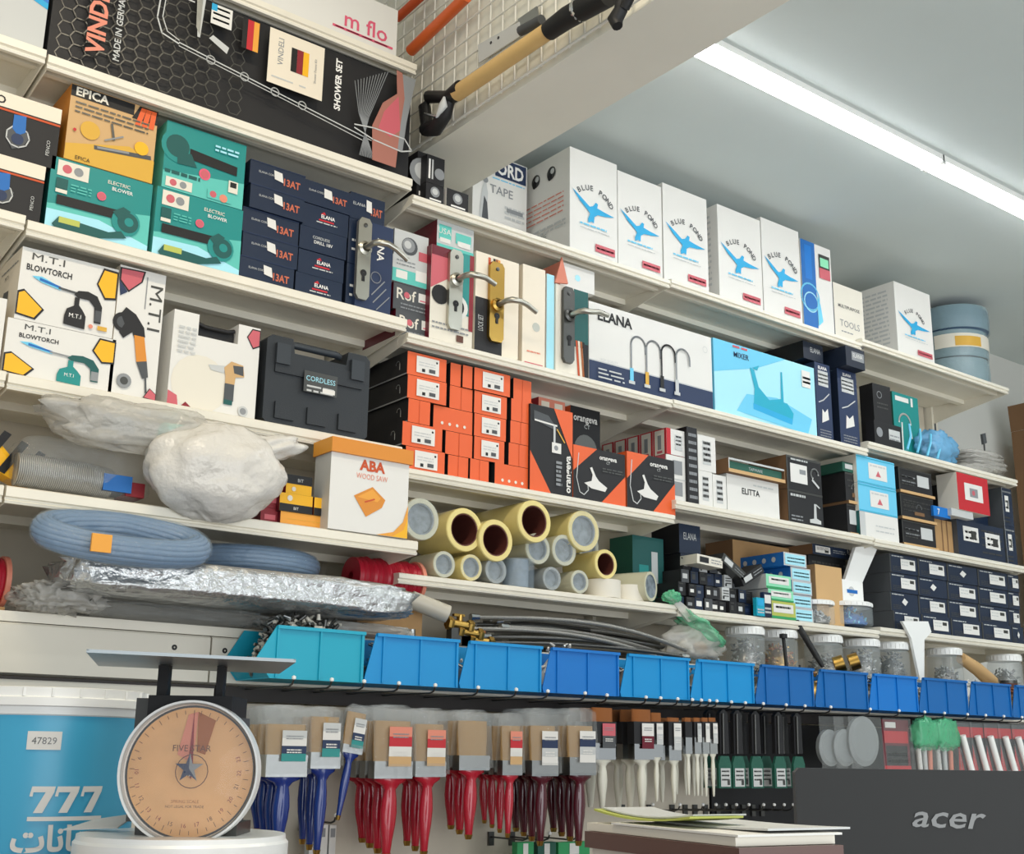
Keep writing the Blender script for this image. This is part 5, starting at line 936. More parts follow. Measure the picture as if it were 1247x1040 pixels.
# red wire spools
for i, (xl_, xr_, lb) in enumerate(((440, 520, 'red wire spool under the right end of the deep shelf'), (-60, 14, 'red wire spool at the left picture edge'))):
    a = PY(xl_, 705, .02); b = PY(xr_, 708, .02); R = .052; zc_ = PY((xl_+xr_)/2, 703, .02).z
    r = thing('wire_spool', lb, 'spool', Vector(((a.x+b.x)/2, .06, zc_-R)), 'red wire spools'); k = MB()
    for q in range(14): x_ = a.x+.01+(b.x-a.x-.024)*q/13; k.lathe([(R*.84, -.007), (R*.9+.002*(q % 3), 0), (R*.84, .007)], (x_, .07, zc_), (1, 0, 0), 'redwire', 24)
    k.build('wire_winding', r)
    for x_, q_ in ((a.x, .88), (b.x-.010, 1)): k = MB(); k.lathe([(.01, 0), (R*q_, 0), (R*q_, .010), (.01, .010)], (x_, .07, zc_), (1, 0, 0), 'salmon' if q_ == 1 else 'redwire', 28); k.build('flange', r)
    if i == 0:
        m = MB(); m.box((a.x+.0, .03, ze), (b.x-.004, .11, zc_-R-.0005), 'kraft'); tag(m.build('wooden_block'), 'block carrying the red wire spool at the ledge', 'block')
    else:
        m = MB(); m.box((a.x+.0, .03, ze), (b.x-.004, .11, zc_-R-.0005), 'kraft'); tag(m.build('wooden_block'), 'block carrying the left red wire spool on the ledge', 'block')
# pipe, flange, brass valves
a = PY(500, 730, .0); b = PY(545, 748, -.03)
m = MB(); d = (b-a).normalized(); L = (b-a).length; R = .022; m.lathe([(R*.78, 0), (R, 0), (R, L), (R*.78, L), (R*.74, L-.004), (R*.74, .01)], a, d, 'pvc', 20); m.lathe([(R*.74, L-.03), (.001, L-.03)], a, d, 'black', 16); tag(m.build('plastic_pipe'), 'short grey plastic pipe lying on the ledge above the second bin', 'pipe')
a = PY(518, 766, .0); m = MB(); m.lathe([(.001, 0), (.045, 0), (.045, .006), (.03, .012), (.010, .016), (.010, .032), (.001, .033)], (a.x-.02, .03, ze), (0, 0, 1), 'steel', 24); tag(m.build('steel_flange'), 'round steel flange on the ledge under the grey pipe', 'fitting')
for i, (px, py) in enumerate(((560, 738), (572, 750), (585, 760))):
    p = PY(px, py, .0); z_ = ze+.052-.018*i; x_ = p.x; m = MB()
    m.tube([(x_-.035, .0, z_), (x_+.035, -.005, z_-.006)], .012, 'brass', 8); m.lathe([(.016, -.007), (.017, 0), (.016, .007)], (x_-.03, 0, z_), (1, -.1, -.1), 'brass', 6, False); m.lathe([(.016, -.007), (.017, 0), (.016, .007)], (x_+.028, -.004, z_-.005), (1, -.1, -.1), 'brass', 6, False); m.tube([(x_, 0, z_), (x_, -.002, z_+.022)], .008, 'brass', 8); m.box((x_-.02, -.006, z_+.018), (x_+.012, .004, z_+.024), ['brass', 'gold', 'rust'][i])
    if i < 2: m.box((x_-.03, -.01, ze), (x_+.03, .012, z_-.011), 'gunmetal')
    tag(m.build('brass_valve'), ['topmost brass valve in the clutter right of the grey pipe', 'brass valve in the middle of the clutter right of the grey pipe', 'rusty brass valve beside the hose ends'][i], 'valve', 'brass valves')
# braided hoses fanning to the right
rr = random.Random(3)
for i in range(24):
    y0 = .00+.012*i+rr.uniform(-.004, .004); lay = (i*2) % 5
    s_ = PY(590+rr.uniform(-12, 30), 760, y0); e_ = PY(845+rr.uniform(-50, 25), 790, y0-.02+rr.uniform(-.02, .02))
    zA_ = ze+.012+.015*lay+.0012*i; P_ = []
    for q in range(13):
        t = q/12; bulge = sin(pi*t)*(.010+.008*lay*(.5+.2*(i % 4)))
        P_.append((s_.x+(e_.x-s_.x)*t, y0+(e_.y-y0)*t+.02*sin(pi*t*1.5+i), zA_+bulge-(.017*lay)*t*.9+.004*sin(i+3*t)))
    P_ = [(a_, b_, max(c_, ze+.008)) for a_, b_, c_ in P_]
    r = thing('braided_hose', 'silver braided hose in the bundle fanning across the ledge above the blue bins', 'hose', Vector((s_.x, y0, ze)), 'braided hose bundle')
    k = MB(); k.tube(P_, .0056, 'braid' if i % 3 else 'gunmetal', 8); k.build('hose', r)
    for (u_, v_) in ((P_[0], P_[1]), (P_[-1], P_[-2])):
        d = (Vector(u_)-Vector(v_)).normalized(); k = MB(); k.lathe([(.001, 0), (.0085, 0), (.0085, .014), (.010, .015), (.010, .024), (.001, .024)], Vector(u_), d, 'chrome', 8, False); k.build('hose_nut', r)
# plastic bags on the ledge
foil('clear bubbly bag lying behind the braided hoses under the tape shelf', PY(700, 745, .2).x, PY(800, 745, .2).x, .33, ze+.05, 0, .035, .042, 'hazefilm', 15, .2, .7)
a = PY(850, 775, .0); r = thing('green_bag', 'clear bag with green printed top slumped over the ledge beside the jars', 'bag', Vector((a.x, .03, ze)))
k = MB(); k.blob((a.x+.01, .03, ze+.058), (.11, .05, .056), 'hazefilm', 22, .3, 2.6); k.build('bag_film', r)
k = MB(); k.blob((a.x+.02, .015, ze+.100), (.085, .045, .022), 'greenfilm', 25, .4, 3.0, M=Matrix.Rotation(.5, 3, 'Y')); k.build('green_print', r)
k = MB(); p = PY(826, 735, -.02); k.prism([(p.x-.02, .0, p.z+.02), (p.x+.03, .0, p.z+.01), (p.x+.10, -.01, ze+.13), (p.x+.05, -.01, ze+.115)], (0, .012, .004), 'hazefilm'); k.blob((p.x-.005, .0, p.z+.02), (.028, .02, .018), 'greenfilm', 4, .4); k.build('bag_neck', r)
k = MB(); k.blob((a.x+.03, .02, ze+.05), (.022, .018, .018), 'tan', 3, .2); k.blob((a.x-.03, .025, ze+.04), (.03, .02, .025), 'offwhite', 4, .2); k.build('fitting', r)
# bits: a heap of small metal parts (uncountable) and jars of them
def heap(label, cx, cy, z, rx, ry, h, n, mts, seed, size=.012, name='screws'):
    rn_ = random.Random(seed); m = MB()
    for q in range(n):
        a_ = rn_.uniform(0, 2*pi); d_ = math.sqrt(rn_.random()); x_ = cx+rx*d_*cos(a_); y_ = cy+ry*d_*sin(a_); z_ = z+h*(1-d_**5)*rn_.uniform(.3, 1)+.004
        v = Vector((rn_.uniform(-1, 1), rn_.uniform(-1, 1), rn_.uniform(-.6, 1))).normalized()*size*rn_.uniform(.6, 1.3); mt = rn_.choice(mts)
        m.tube([(x_, y_, z_), (x_+v.x, y_+v.y, z_+abs(v.z)*.8)], [size*.3, size*.22], mt, 5)
    n0 = len(m.v); m.blob((cx, cy, z), (rx*.95, ry*.95, h*.85), mts[0], seed, .05, 4, 20, 10)
    for q in range(n0, len(m.v)): m.v[q].z = max(m.v[q].z, z)
    tag(m.build(name), label, 'screws', kind='stuff')
def jar(label, xl, xr, yt, Y, zb, fill, lidm='plasticwhite', fh=.5, seed=1, grp='clear jars'):
    c0 = PY((xl+xr)/2, yt+25, Y); R = (PY(xr, yt+25, Y).x-PY(xl, yt+25, Y).x)/2*.86; h = PY((xl+xr)/2, yt, Y-R*.5).z-zb
    if zb < SH['D3']-.05: h = min(h, .128); Y = .004; R = min(R, .062)
    r = thing('jar', label, 'jar', Vector((c0.x, Y+R, zb)), grp); o_ = (c0.x, Y+R, zb)
    k = MB(); k.lathe([(.001, .001), (R*.94, .001), (R, .006), (R, h*.72), (R*.90, h*.80), (R*.90, h*.84)], o_, (0, 0, 1), 'jarplastic', 28); k.build('jar_body', r)
    k = MB(); k.lathe([(R*.98, h*.80), (R*1.0, h*.81), (R*1.0, h*.97), (R*.95, h), (.001, h)], o_, (0, 0, 1), lidm, 28)
    for q in range(28): a_ = 2*pi*q/28; k.box((c0.x+R*1.0*cos(a_)-.001, Y+R+R*1.0*sin(a_)-.001, zb+h*.83), (c0.x+R*1.0*cos(a_)+.001, Y+R+R*1.0*sin(a_)+.001, zb+h*.95), lidm)
    k.build('lid', r)
    heap('small metal parts inside the ' + label, c0.x, Y+R, zb+.004, R*.78, R*.78, h*min(.68, fh+.15), 110, fill, seed, .013)
    return c0.x, Y+R, zb+h, R
g1 = ['screws', 'steel', 'lgrey']; g2 = ['brass', 'tan', 'rust']; g3 = ['gunmetal', 'screws', 'steel']
jar('clear jar just right of the green bag', 893, 930, 760, .05, ze, g1, seed=31)
jar('clear jar of brassy parts left of the black rod', 932, 972, 758, .05, ze, g2, seed=32)
jar('clear jar with wide white lid right of the black rod', 984, 1030, 757, .05, ze, g1, seed=33, fh=.3)
j4 = jar('clear jar behind the blue bin with brass rings', 1034, 1072, 760, .05, ze, g1, seed=34)
jar('clear jar full of grey screws in the right group', 1076, 1116, 775, .03, ze, g3, seed=35, fh=.8)
jar('wide clear jar near the right end of the bins', 1126, 1176, 768, .06, ze, g1, seed=36, fh=.3)
jar('clear jar at the right picture edge above the bins', 1204, 1250, 775, .05, ze, g1, seed=37, fh=.4)
jar('clear jar with white lid standing on the shelf before the tan carton', 993, 1030, 728, -.0, zd3 if True else 0, g1, seed=38, fh=.3, grp='jars on the fourth shelf')
u = jar('clear jar with blue contents on the shelf beside the dark grid', 1033, 1081, 729, -.0, max(zd3, zd4), ['blue', 'skyblue', 'binroyal'], seed=39, fh=.6, grp='jars on the fourth shelf')
# white folded pieces
p = PY(1050, 700, .03); r = thing('white_dispenser', 'white plastic dispenser with a bent flap standing on the jar lid', 'dispenser', Vector((u[0], u[1], u[2])))
k = MB(); w_ = .095; zt_ = u[2]+.001; k.box((u[0]-w_, u[1]-.03, zt_), (u[0]+w_*.7, u[1]+.02, zt_+.075), 'plasticwhite'); f = Face(k, (u[0]-w_, u[1]-.03, zt_), (w_*1.7, 0, 0), (0, 0, .075), (0, -1, 0)); f.disc(.6, .5, .22, 'lgrey'); f.rect(.45, .42, .8, .58, 'blue'); k.build('body', r)
q_ = PY(1072, 662, .0); k = MB(); k.prism([(u[0]-w_*.3, u[1]-.03, zt_+.074), (u[0]+w_*.7, u[1]-.03, zt_+.074), (u[0]+w_*1.45, u[1]-.045, q_.z-.01), (u[0]+w_*1.1, u[1]-.045, q_.z), (u[0]+w_*.2, u[1]-.045, q_.z-.015)], (0, .012, 0), 'plasticwhite'); k.build('flap', r)
p = PY(1115, 768, .0); m = MB(); m.prism([(p.x-.09, -.012, p.z+.025), (p.x+.06, -.012, p.z+.035), (p.x+.075, -.012, p.z+.00), (p.x+.03, -.012, p.z-.03), (p.x+.012, -.012, ze+.002), (p.x-.012, -.012, ze+.002), (p.x-.045, -.012, p.z-.03)], (0, .010, 0), 'plasticwhite'); tag(m.build('white_scoop'), 'white plastic scoop leaning among the jars above the bins', 'scoop')
m = MB(); a = PY(969, 757, .02); b = PY(1002, 812, -.06); m.tube([a, a+(b-a)*.15, a+(b-a)*.75, b], [.011, .010, .0095, .006], 'black', 10); tag(m.build('black_rod'), 'black tapered rod leaning diagonally out of the bins among the jars', 'rod')
m = MB(); a = PY(954, 777, -.04); b = PY(958, 812, -.06); m.tube([a, b], .0055, 'black', 8); m.lathe([(.001, 0), (.012, 0), (.012, .012), (.001, .014)], a, (0, 0, 1), 'black', 12); tag(m.build('black_bolt'), 'black long bolt standing upright in the bin left of the black rod', 'bolt')
for i, (px, py) in enumerate(((1016, 806), (1034, 803))):
    p = PY(px, py, -.07); m = MB(); m.lathe([(.018, 0), (.026, 0), (.026, .03), (.018, .03), (.018, 0)], (p.x, -.07, p.z-.012), (.6, -.7, .3), 'brass', 20); tag(m.build('brass_ring'), ['left brass ring poking out of the blue bin', 'right brass ring poking out of the blue bin'][i], 'fitting', 'brass rings')
m = MB(); p = PY(1195, 796, .0); m.tube([(p.x-.10, .02, ze+.095), (p.x, .02, ze+.06), (p.x+.1, .03, ze+.02)], [.02, .024, .026], 'tan', 12); tag(m.build('wooden_rod'), 'pale wooden tool handle lying among the jars at right', 'tool')
m = MB(); p = PY(1222, 800, -.05); m.lathe([(.001, 0), (.03, 0), (.03, .07), (.001, .07)], (p.x, -.06, ze-.05), (0, 0, 1), 'gunmetal', 20); m.lathe([(.0305, .02), (.0305, .06)], (p.x, -.06, ze-.05), (0, 0, 1), 'brown', 20); tag(m.build('small_can'), 'small metal can standing in the last bins at right', 'can')
# ------------------------------------------------------------------ blue picking bins
YB = -.165
edges = [312, 445, 560, 661, 755, 840, 918, 990, 1055, 1115, 1175, 1227, 1278]
bcol = ['binteal', 'binblue', 'binblue', 'binroyal', 'binblue', 'binblue', 'bindeep', 'bindeep', 'binroyal', 'bindeep', 'bindeep', 'bindeep']
bname = ['turquoise bin heaped with grey metal parts, first of the row', 'bright blue bin, second of the row, under the grey pipe', 'bright blue bin, third of the row, under the hose ends', 'royal blue bin, fourth of the row', 'bright blue bin, fifth of the row, under the hose bundle', 'bright blue bin, sixth of the row, below the green bag', 'dark blue bin, seventh of the row, holding the black bolt', 'dark blue bin, eighth of the row, with brass rings', 'royal blue bin, ninth of the row', 'dark blue bin, tenth of the row', 'dark blue bin, eleventh of the row', 'dark blue bin at the right picture edge, last of the row']
zbt = PY(390, 766, YB).z; zbb = PY(390, 829, YB).z; bh = zbt-zbb
for i in range(12):
    X0 = PY(edges[i], 800, YB).x; X1 = PY(edges[i+1], 800, YB).x-.0035; mt = bcol[i]; W = X1-X0; t = .0025; yb = -.009
    r = thing('picking_bin', bname[i], 'bin', Vector(((X0+X1)/2, (YB+yb)/2, zbb)), 'blue picking bins')
    lo, lz_ = (.13, .36) if i == 0 else (.015, .10); tl_ = .17 if i == 0 else .105
    prof = [(X0+W*lo, zbb), (X1, zbb), (X1, zbt), (X0+W*tl_, zbt), (X0, zbb+bh*lz_)]
    k = MB()
    for y_ in (YB, yb-t): k.prism([(a_, y_, b_) for a_, b_ in prof], (0, t, 0), mt)
    k.box((X0+W*lo, YB+t, zbb), (X1, yb-t, zbb+t), mt); k.box((X1-t, YB+t, zbb+t), (X1, yb-t, zbt), mt)
    k.prism([(X0+W*lo, YB+t, zbb+t), (X0, YB+t, zbb+bh*lz_), (X0+t, YB+t, zbb+bh*lz_), (X0+W*lo+t, YB+t, zbb+t)], (0, yb-YB-2*t, 0), mt); k.build('bin_shell', r)
    for q in (.18, .575, .975): k = MB(); xx = X0+W*q; k.box((xx-.0025, YB-.004, zbb+.002), (xx+.0025, YB, zbt-.002), mt); k.build('rib', r)
    k = MB(); k.box((X0+W*tl_, YB-.006, zbt-.006), (X1, YB, zbt+.001), mt); k.build('rim', r)
    k = MB(); k.box((X0-.001, YB+.02, zbb+bh*(lz_-.1)), (X0+.004, yb-.02, zbb+bh*lz_), 'offwhite' if i == 0 else mt); k.build('front_lip', r)
    fills = [g3+['offwhite'], g1, g1, ['lgrey', 'paper', 'steel'], g1, g1, g3, g2, g3, g1, ['paper', 'lgrey'], g2][i]
    heap('loose small metal parts filling the ' + bname[i].split(',')[0] + (', %s along the row' % ['one','two','three','four','five','six','seven','eight','nine','ten','eleven','twelve'][i]), X0+W*.56, (YB+yb)/2, zbb+.004, W*(.46 if i == 0 else .40), .06, (bh*1.22 if i == 0 else bh*(1.08 if i in (3, 10) else .90)), 620 if i == 0 else 130, fills, 50+i, .017 if i == 0 else .013)
# ------------------------------------------------------------------ hanging brushes and hooks
def hook(label, x, ytip, z, grp='peg hooks', drop=.0):
    r = thing('peg_hook', label, 'hook', Vector((x, .02, z)), grp)
    k = MB(); k.tube([(x, .019, z), (x, ytip+.02, z), (x, ytip+.006, z+.004), (x, ytip, z+.014)], .0022, 'gunmetal', 6); k.build('hook_wire', r)
    k = MB(); k.lathe([(.001, -.004), (.0045, -.002), (.0045, .003), (.001, .005)], (x, ytip, z+.016), (0, 0, 1), 'plasticwhite', 8); k.build('tip', r)
    k = MB(); k.box((x-.008, .0135, z-.02), (x+.008, .0195, z+.012), 'gunmetal'); k.build('back_plate', r)
ZTIP = PY(500, 842, -.23).z
def brush(label, grp, x, y, zt_, zb_, zf0, zf1, zend, w, hm, br='bristle', ferr='steel', labelcols=(), tip='brass', sleeve=True, tilt=0.0, sheath=None, fan=0.0):
    r = thing('paint_brush', label, 'paint brush', Vector((x, y, zend)), grp)
    piv = Matrix.Translation((x, y, zt_)) @ Matrix.Rotation(tilt, 4, 'Y') @ Matrix.Translation((-x, -y, -zt_))
    th = min(.022, w*.3)
    k = MB(); k.loft([((x, y, zf0), w*.48, th*.5), ((x, y, (zf0+zb_)/2), w*.50, th*.55), ((x, y, zb_), w*.49, th*.40)], br, 12, piv); k.build('bristles', r)
    k = MB(); k.box((x-w*.5, y-th*.56, zf1), (x+w*.5, y+th*.56, zf0), ferr, M=piv); k.box((x-w*.505, y-th*.6, zf0-.006), (x+w*.505, y+th*.6, zf0-.003), ferr, M=piv); k.box((x-w*.505, y-th*.6, zf1+.003), (x+w*.505, y+th*.6, zf1+.006), ferr, M=piv); k.build('ferrule', r)
    hw = max(.0062, min(.0205, w*.185)); L = zf1-zend
    k = MB(); secs = [(0, w*.44, th*.5), (.035, w*.42, th*.5), (.08, max(w*.24, hw*.8), th*.46), (.14, hw*.80, th*.42), (.26, hw*.98, th*.50), (.42, hw*1.12, th*.52), (.58, hw*1.02, th*.48), (.76, hw*.72, th*.40), (.93, hw*.56, th*.34), (1, hw*.42, th*.22)]
    k.loft([((x+fan*t, y, zf1-L*t), a, b) for t, a, b in secs], hm, 12, piv); k.build('handle', r)
    if tip: k = MB(); k.loft([((x+fan*.93, y, zf1-L*.93), hw*.66, th*.38), ((x+fan, y, zf1-L), hw*.46, th*.26)], tip, 10, piv); k.build('handle_tip', r)
    if sheath: k = MB(); k.box((x-w*.53, y-th*.62, zf0), (x+w*.53, y+th*.62, sheath), 'softblack', M=piv); k.build('sheath', r)
    if labelcols:
        k = MB(); n = len(labelcols); lw = w*.30; z1_, z0_ = (sheath or zb_)-.004*(1 if sheath else 3), zf0-(zf0-zf1)*.3; yy = y-th*.66-.003; xo = x+w*.12
        for i, c_ in enumerate(labelcols):
            a_ = z1_-(z1_-z0_)*i/n; b2 = z1_-(z1_-z0_)*(i+1)/n
            k.box((xo-lw, yy-.0006, b2), (xo+lw, yy, a_), c_, M=piv)
        f = Face(k, piv @ Vector((xo-lw, yy-.0008, z0_)), piv.to_3x3() @ Vector((lw*2, 0, 0)), piv.to_3x3() @ Vector((0, 0, z1_-z0_)), (0, -1, 0)); f.lines(.15, .85, .80, 2, .08, .03, 'grey', 1); f.lines(.2, .8, .35, 2, .08, .04, 'paper', 2)
        k.build('label', r)
    if sleeve:
        k = MB(); a_ = .5; pts_ = [(x-w*.56, zf1+.006), (x+w*.56, zf1+.006), (x+w*.56, zt_-.01), (x+w*.3, zt_), (x-w*.3, zt_), (x-w*.56, zt_-.01)]
        for yy in (y-th*.8-.003, y+th*.8):
            for i in range(1):
                k.face([piv @ Vector((a, yy if b < zb_+.001 else y+(yy-y)*.3, b)) for a, b in pts_], 'glassfilm')
        k.build('plastic_sleeve', r)
    return r
def pz(py, px, y): return PY(px, py, y).z
BL = ('lgrey', 'paper', 'navy2', 'teal'); RL = ('salmon', 'red', 'paper', 'tan'); ML = ('paper', 'navy2', 'lgrey', 'paper')
order = ['front', 'second', 'third', 'rear']
packs = [ # px centre, width px, sleeve top, bristle top, ferrule top, ferrule bottom, handle end, count, handle, label colours, tilt, name, step y
 (346, 50, 858, 882, 919, 946, 1034, 4, 'bluehandle', BL, 0, 'wide blue handled brush pack next to the scale', .045),
 (393, 36, 860, 873, 916, 936, 1042, 3, 'bluehandle', BL, 0, 'narrow blue handled brush pack second from the scale', .045),
 (433, 24, 858, 868, 908, 918, 1000, 1, 'bluehandle', BL, .14, 'tilted blue handled brush with teal label', .04),
 (476, 46, 858, 878, 927, 948, 1046, 4, 'redhandle', RL, 0, 'red handled brush pack nearest the blue ones', .045),
 (521, 37, 862, 882, 927, 946, 1043, 3, 'redhandle', RL, 0, 'red handled brush pack second from the blue ones', .045),
 (574, 37, 864, 878, 920, 938, 1022, 3, 'redhandle', (), 0, 'red handled brush pack without label in the middle', .045),
 (621, 24, 868, 884, 926, 944, 1020, 4, 'redhandle', RL, 0, 'red handled brush pack beside the maroon ones', .04),
 (660, 32, 862, 884, 926, 945, 1030, 4, 'maroonhandle', ML, 0, 'dark maroon brush pack left of two', .04),
 (706, 32, 862, 884, 922, 944, 1030, 4, 'maroonhandle', ML, 0, 'dark maroon brush pack right of two', .04)]
for (px, wp, s_t, b_t, f0, f1, he, n, hm, lc, tl, nm, sy) in packs:
    yF = -.20; x = PY(px, 930, yF).x; w_ = PY(px+wp/2, 930, yF).x-PY(px-wp/2, 930, yF).x
    zt_ = min(pz(s_t, px, yF), ZTIP-.004); 
    for q in range(n):
        y = yF+sy*q
        brush('%s, %s brush' % (nm, order[q]) if n > 1 else nm, 'brushes of the ' + nm if n > 1 else None, x+.004*q, y, zt_, pz(b_t, px, yF), pz(f0, px, yF), pz(f1, px, yF), pz(he, px, yF)+.008*q, w_*(1 if q == 0 else .97), hm, labelcols=lc if q == 0 else (), tilt=tl, fan=.004*(q-1))
    hook('hook with white tip carrying the ' + nm, x, yF-.02, ZTIP, 'hooks carrying brushes')
# white handled brushes
wb = [(733, 26, 862, 905, 925, 984, 3, ('rose', 'dgrey')), (781, 24, 864, 906, 925, 988, 3, ('paper', 'maroon')), (799, 13, 868, 900, 922, 976, 2, ('paper', 'lgrey')), (820, 15, 874, 908, 926, 978, 2, ('paper', 'lgrey')), (838, 8, 874, 898, 918, 968, 2, ()), (849, 8, 874, 898, 918, 969, 2, ('lgrey',)), (859, 8, 874, 898, 918, 970, 2, ('paper',)), (868, 9, 874, 900, 918, 970, 2, ('paper', 'lgrey'))]
wn = ['first', 'second', 'third', 'fourth', 'fifth', 'sixth', 'seventh', 'last']
for i, (px, wp, bt, f0, f1, he, n, lc) in enumerate(wb):
    yF = -.17; x = PY(px, 920, yF).x; w_ = PY(px+wp/2, 930, yF).x-PY(px-wp/2, 930, yF).x
    for q in range(n):
        y = yF+.045*q
        brush('white handled brush with dark bristles, %s in the %s group from the left' % (order[q], wn[i]), 'white handled brushes, %s group' % wn[i], x+.002*q, y, pz(bt, px, yF), pz(bt, px, yF), pz(f0, px, yF), pz(f1, px, yF), pz(he, px, yF), w_, 'whitehandle', br='brownbristle', ferr='chrome', labelcols=lc if q == 0 else (), tip=None, sleeve=False, sheath=pz(879, px, yF))
    hook('hook with white tip above the %s group of white handled brushes' % wn[i], x, yF-.02, ZTIP, 'hooks above white brushes')
# black hanging tools with tags
for i, px in enumerate((882, 899, 921, 949, 972)):
    yF = -.15; 
    for q in range(2):
        y = yF+.05*q; x = PY(px, 900, yF).x; w_ = .045
        r = thing('hanging_scraper', 'black hanging tool with green tag, %s of the %s pair past the white brushes' % (order[q], wn[i]), 'tool', Vector((x, y, pz(960, px, yF))), 'black hanging tools, %s pair' % wn[i])
        zt_ = ZTIP-.003; z1_ = pz(918, px, yF)
        k = MB(); k.prism([(x-w_*.40, y, z1_), (x+w_*.40, y, z1_), (x+w_*.36, y, zt_-.01), (x+w_*.1, y, zt_), (x-w_*.1, y, zt_), (x-w_*.36, y, zt_-.01)], (0, .012, 0), 'softblack'); k.tube([(x-w_*.2, y-.004, z1_), (x-w_*.15, y-.004, zt_-.01)], .003, 'gunmetal', 6); k.build('blade', r)
        zl_ = pz(931, px, yF); ze_ = pz(960, px, yF)
        k = MB(); k.prism([(x-w_*.55, y, ze_), (x+w_*.55, y, ze_), (x+w_*.55, y, zl_), (x+w_*.35, y, zl_+.022), (x-w_*.35, y, zl_+.022), (x-w_*.55, y, zl_)], (0, .008, 0), 'dgreen'); k.build('holder', r)
        k = MB(); f = Face(k, (x-w_*.55, y-.0005, ze_), (w_*1.1, 0, 0), (0, 0, zl_-ze_+.022), (0, -1, 0)); f.rect(.12, .05, .88, .62, 'lgrey'); f.lines(.2, .8, .5, 3, .13, .05, 'grey', i); f.rect(.62, .1, .82, .25, 'gunmetal'); k.build('label', r)
    hook('hook with white tip carrying the %s pair of black hanging tools' % wn[i], x, yF-.03, ZTIP, 'hooks of black tools')
for i, px in enumerate((795, 828, 856, 872, 884, 897, 912, 930, 943, 955, 966)):
    p = PY(px, 982, -.10); hook('bare hook with white tip low on the board, %s from the white brushes' % ['first', 'second', 'third', 'fourth', 'fifth', 'sixth', 'seventh', 'eighth', 'ninth', 'tenth', 'eleventh'][i], p.x, -.10, p.z-.012, 'bare lower hooks')
# packets hanging at the right
def packet(label, xl, xr, yt, yb, y, name='hanging_packet', body='glassfilm', card=None, fn=None, grp=None, dep=.02):
    x0 = PY(xl, 900, y).x; x1 = PY(xr, 900, y).x; zt_ = min(pz(yt, xl, y), ZTIP-.004); zb_ = pz(yb, xl, y)
    r = thing(name, label, 'packet', Vector(((x0+x1)/2, y, zb_)), grp)
    if card: k = MB(); k.box((x0+.004, y+dep*.6, zb_+.004), (x1-.004, y+dep*.6+.002, zt_-.004), card); f = Face(k, (x0+.004, y+dep*.6, zb_+.004), (x1-x0-.008, 0, 0), (0, 0, zt_-zb_-.008), (0, -1, 0)); fn and fn(f); k.build('card', r)
    k = MB(); n = 5
    for i in range(n):
        a = x0+(x1-x0)*i/n; b = x0+(x1-x0)*(i+1)/n; k.face([(a, y-.004*(i % 2), zb_), (b, y-.004*((i+1) % 2), zb_), (b, y+.006, zt_), (a, y+.006, zt_)], body)
    k.build('film', r); return r, x0, x1, zt_, zb_
for i, (xl, xr) in enumerate(((1000, 1030), (1018, 1048), (1036, 1076))):
    r, x0, x1, zt_, zb_ = packet('clear packet with a round grey lid, %s from the black hanging tools' % wn[i], xl, xr, 872, 942, -.17+.012*(2-i), grp='round lid packets')
    k = MB(); R = (x1-x0)*.46; k.lathe([(R, 0), (R, .012), (R*.8, .016), (.001, .016)], ((x0+x1)/2, -.145+.012*(2-i), zb_+R+.02), (0, -1, 0), 'tapegrey', 24); k.build('round_lid', r)
def redc(f): f.rect(.05, .55, .95, .78, 'red'); f.rect(.1, .05, .9, .5, 'softblack'); f.lines(.15, .9, .3, 3, .12, .06, 'paper', 3); f.rect(.1, .84, .5, .95, 'paper'); f.rect(.0, 0, 1, .12, 'red')
packet('red and black carded packet right of the round lids', 1078, 1112, 874, 942, -.15, card='maroon', fn=redc)
for i, (xl, xr) in enumerate(((1114, 1138), (1136, 1164))):
    x0 = PY(xl, 900, -.15).x; x1 = PY(xr, 900, -.15).x; zt_ = ZTIP-.006; zb_ = pz(942, xl, -.15); zm_ = pz(910, xl, -.15)
    r = thing('hanging_packet', ['left', 'right'][i]+' clear packet with a green printed top and white parts inside', 'packet', Vector(((x0+x1)/2, -.15, zb_)), 'green topped packets')
    k = MB(); k.blob(((x0+x1)/2, -.15, (zt_+zm_)/2), ((x1-x0)*.48, .022, (zt_-zm_)*.55), 'greenfilm', 40+i, .3, 4.0, 26, 16, .6); k.build('green_top', r)
    k = MB(); k.blob(((x0+x1)/2, -.15, (zm_+zb_)/2), ((x1-x0)*.52, .024, (zm_-zb_)*.6), 'glassfilm', 50+i, .25, 4.0, 26, 16, .6); k.build('film', r)
    for q in range(3): k = MB(); x_ = x0+(x1-x0)*(.25+.25*q); k.tube([(x_, -.145, zb_+.008), (x_+.004*(q-1), -.145, zm_)], .008, ['paper', 'lgrey', 'salmon'][q], 8); k.build('white_stick', r)
def redt(f): f.rect(0, .72, 1, .92, 'red'); f.poly([(.0, .0), (.45, .0), (.1, .6)], 'red'); f.poly([(.95, .0), (1, .0), (1, .5)], 'dorange')
for i in range(5):
    xl = 1168+17*i
    r, x0, x1, zt_, zb_ = packet('red carded packet with a white tube inside, %s of the row at the right' % wn[i], xl, xl+18, 876+1*i, 946, -.15+.004*(i % 2), card='dgrey', fn=redt, grp='red carded packets')
    k = MB(); k.tube([(x0+.012, -.155, zt_-.045), (x0+(x1-x0)*.6, -.156, zb_+.012)], .0105, 'plasticwhite', 10); k.build('white_tube', r)
for i, px in enumerate((1012, 1060, 1095, 1126, 1150, 1178, 1200, 1222, 1244)):
    x = PY(px, 866, -.19).x; hook('hook with white tip above the hanging packets, %s from the left' % (wn[:7]+['eighth', 'last'])[i], x, -.19, ZTIP, 'hooks above the packets')
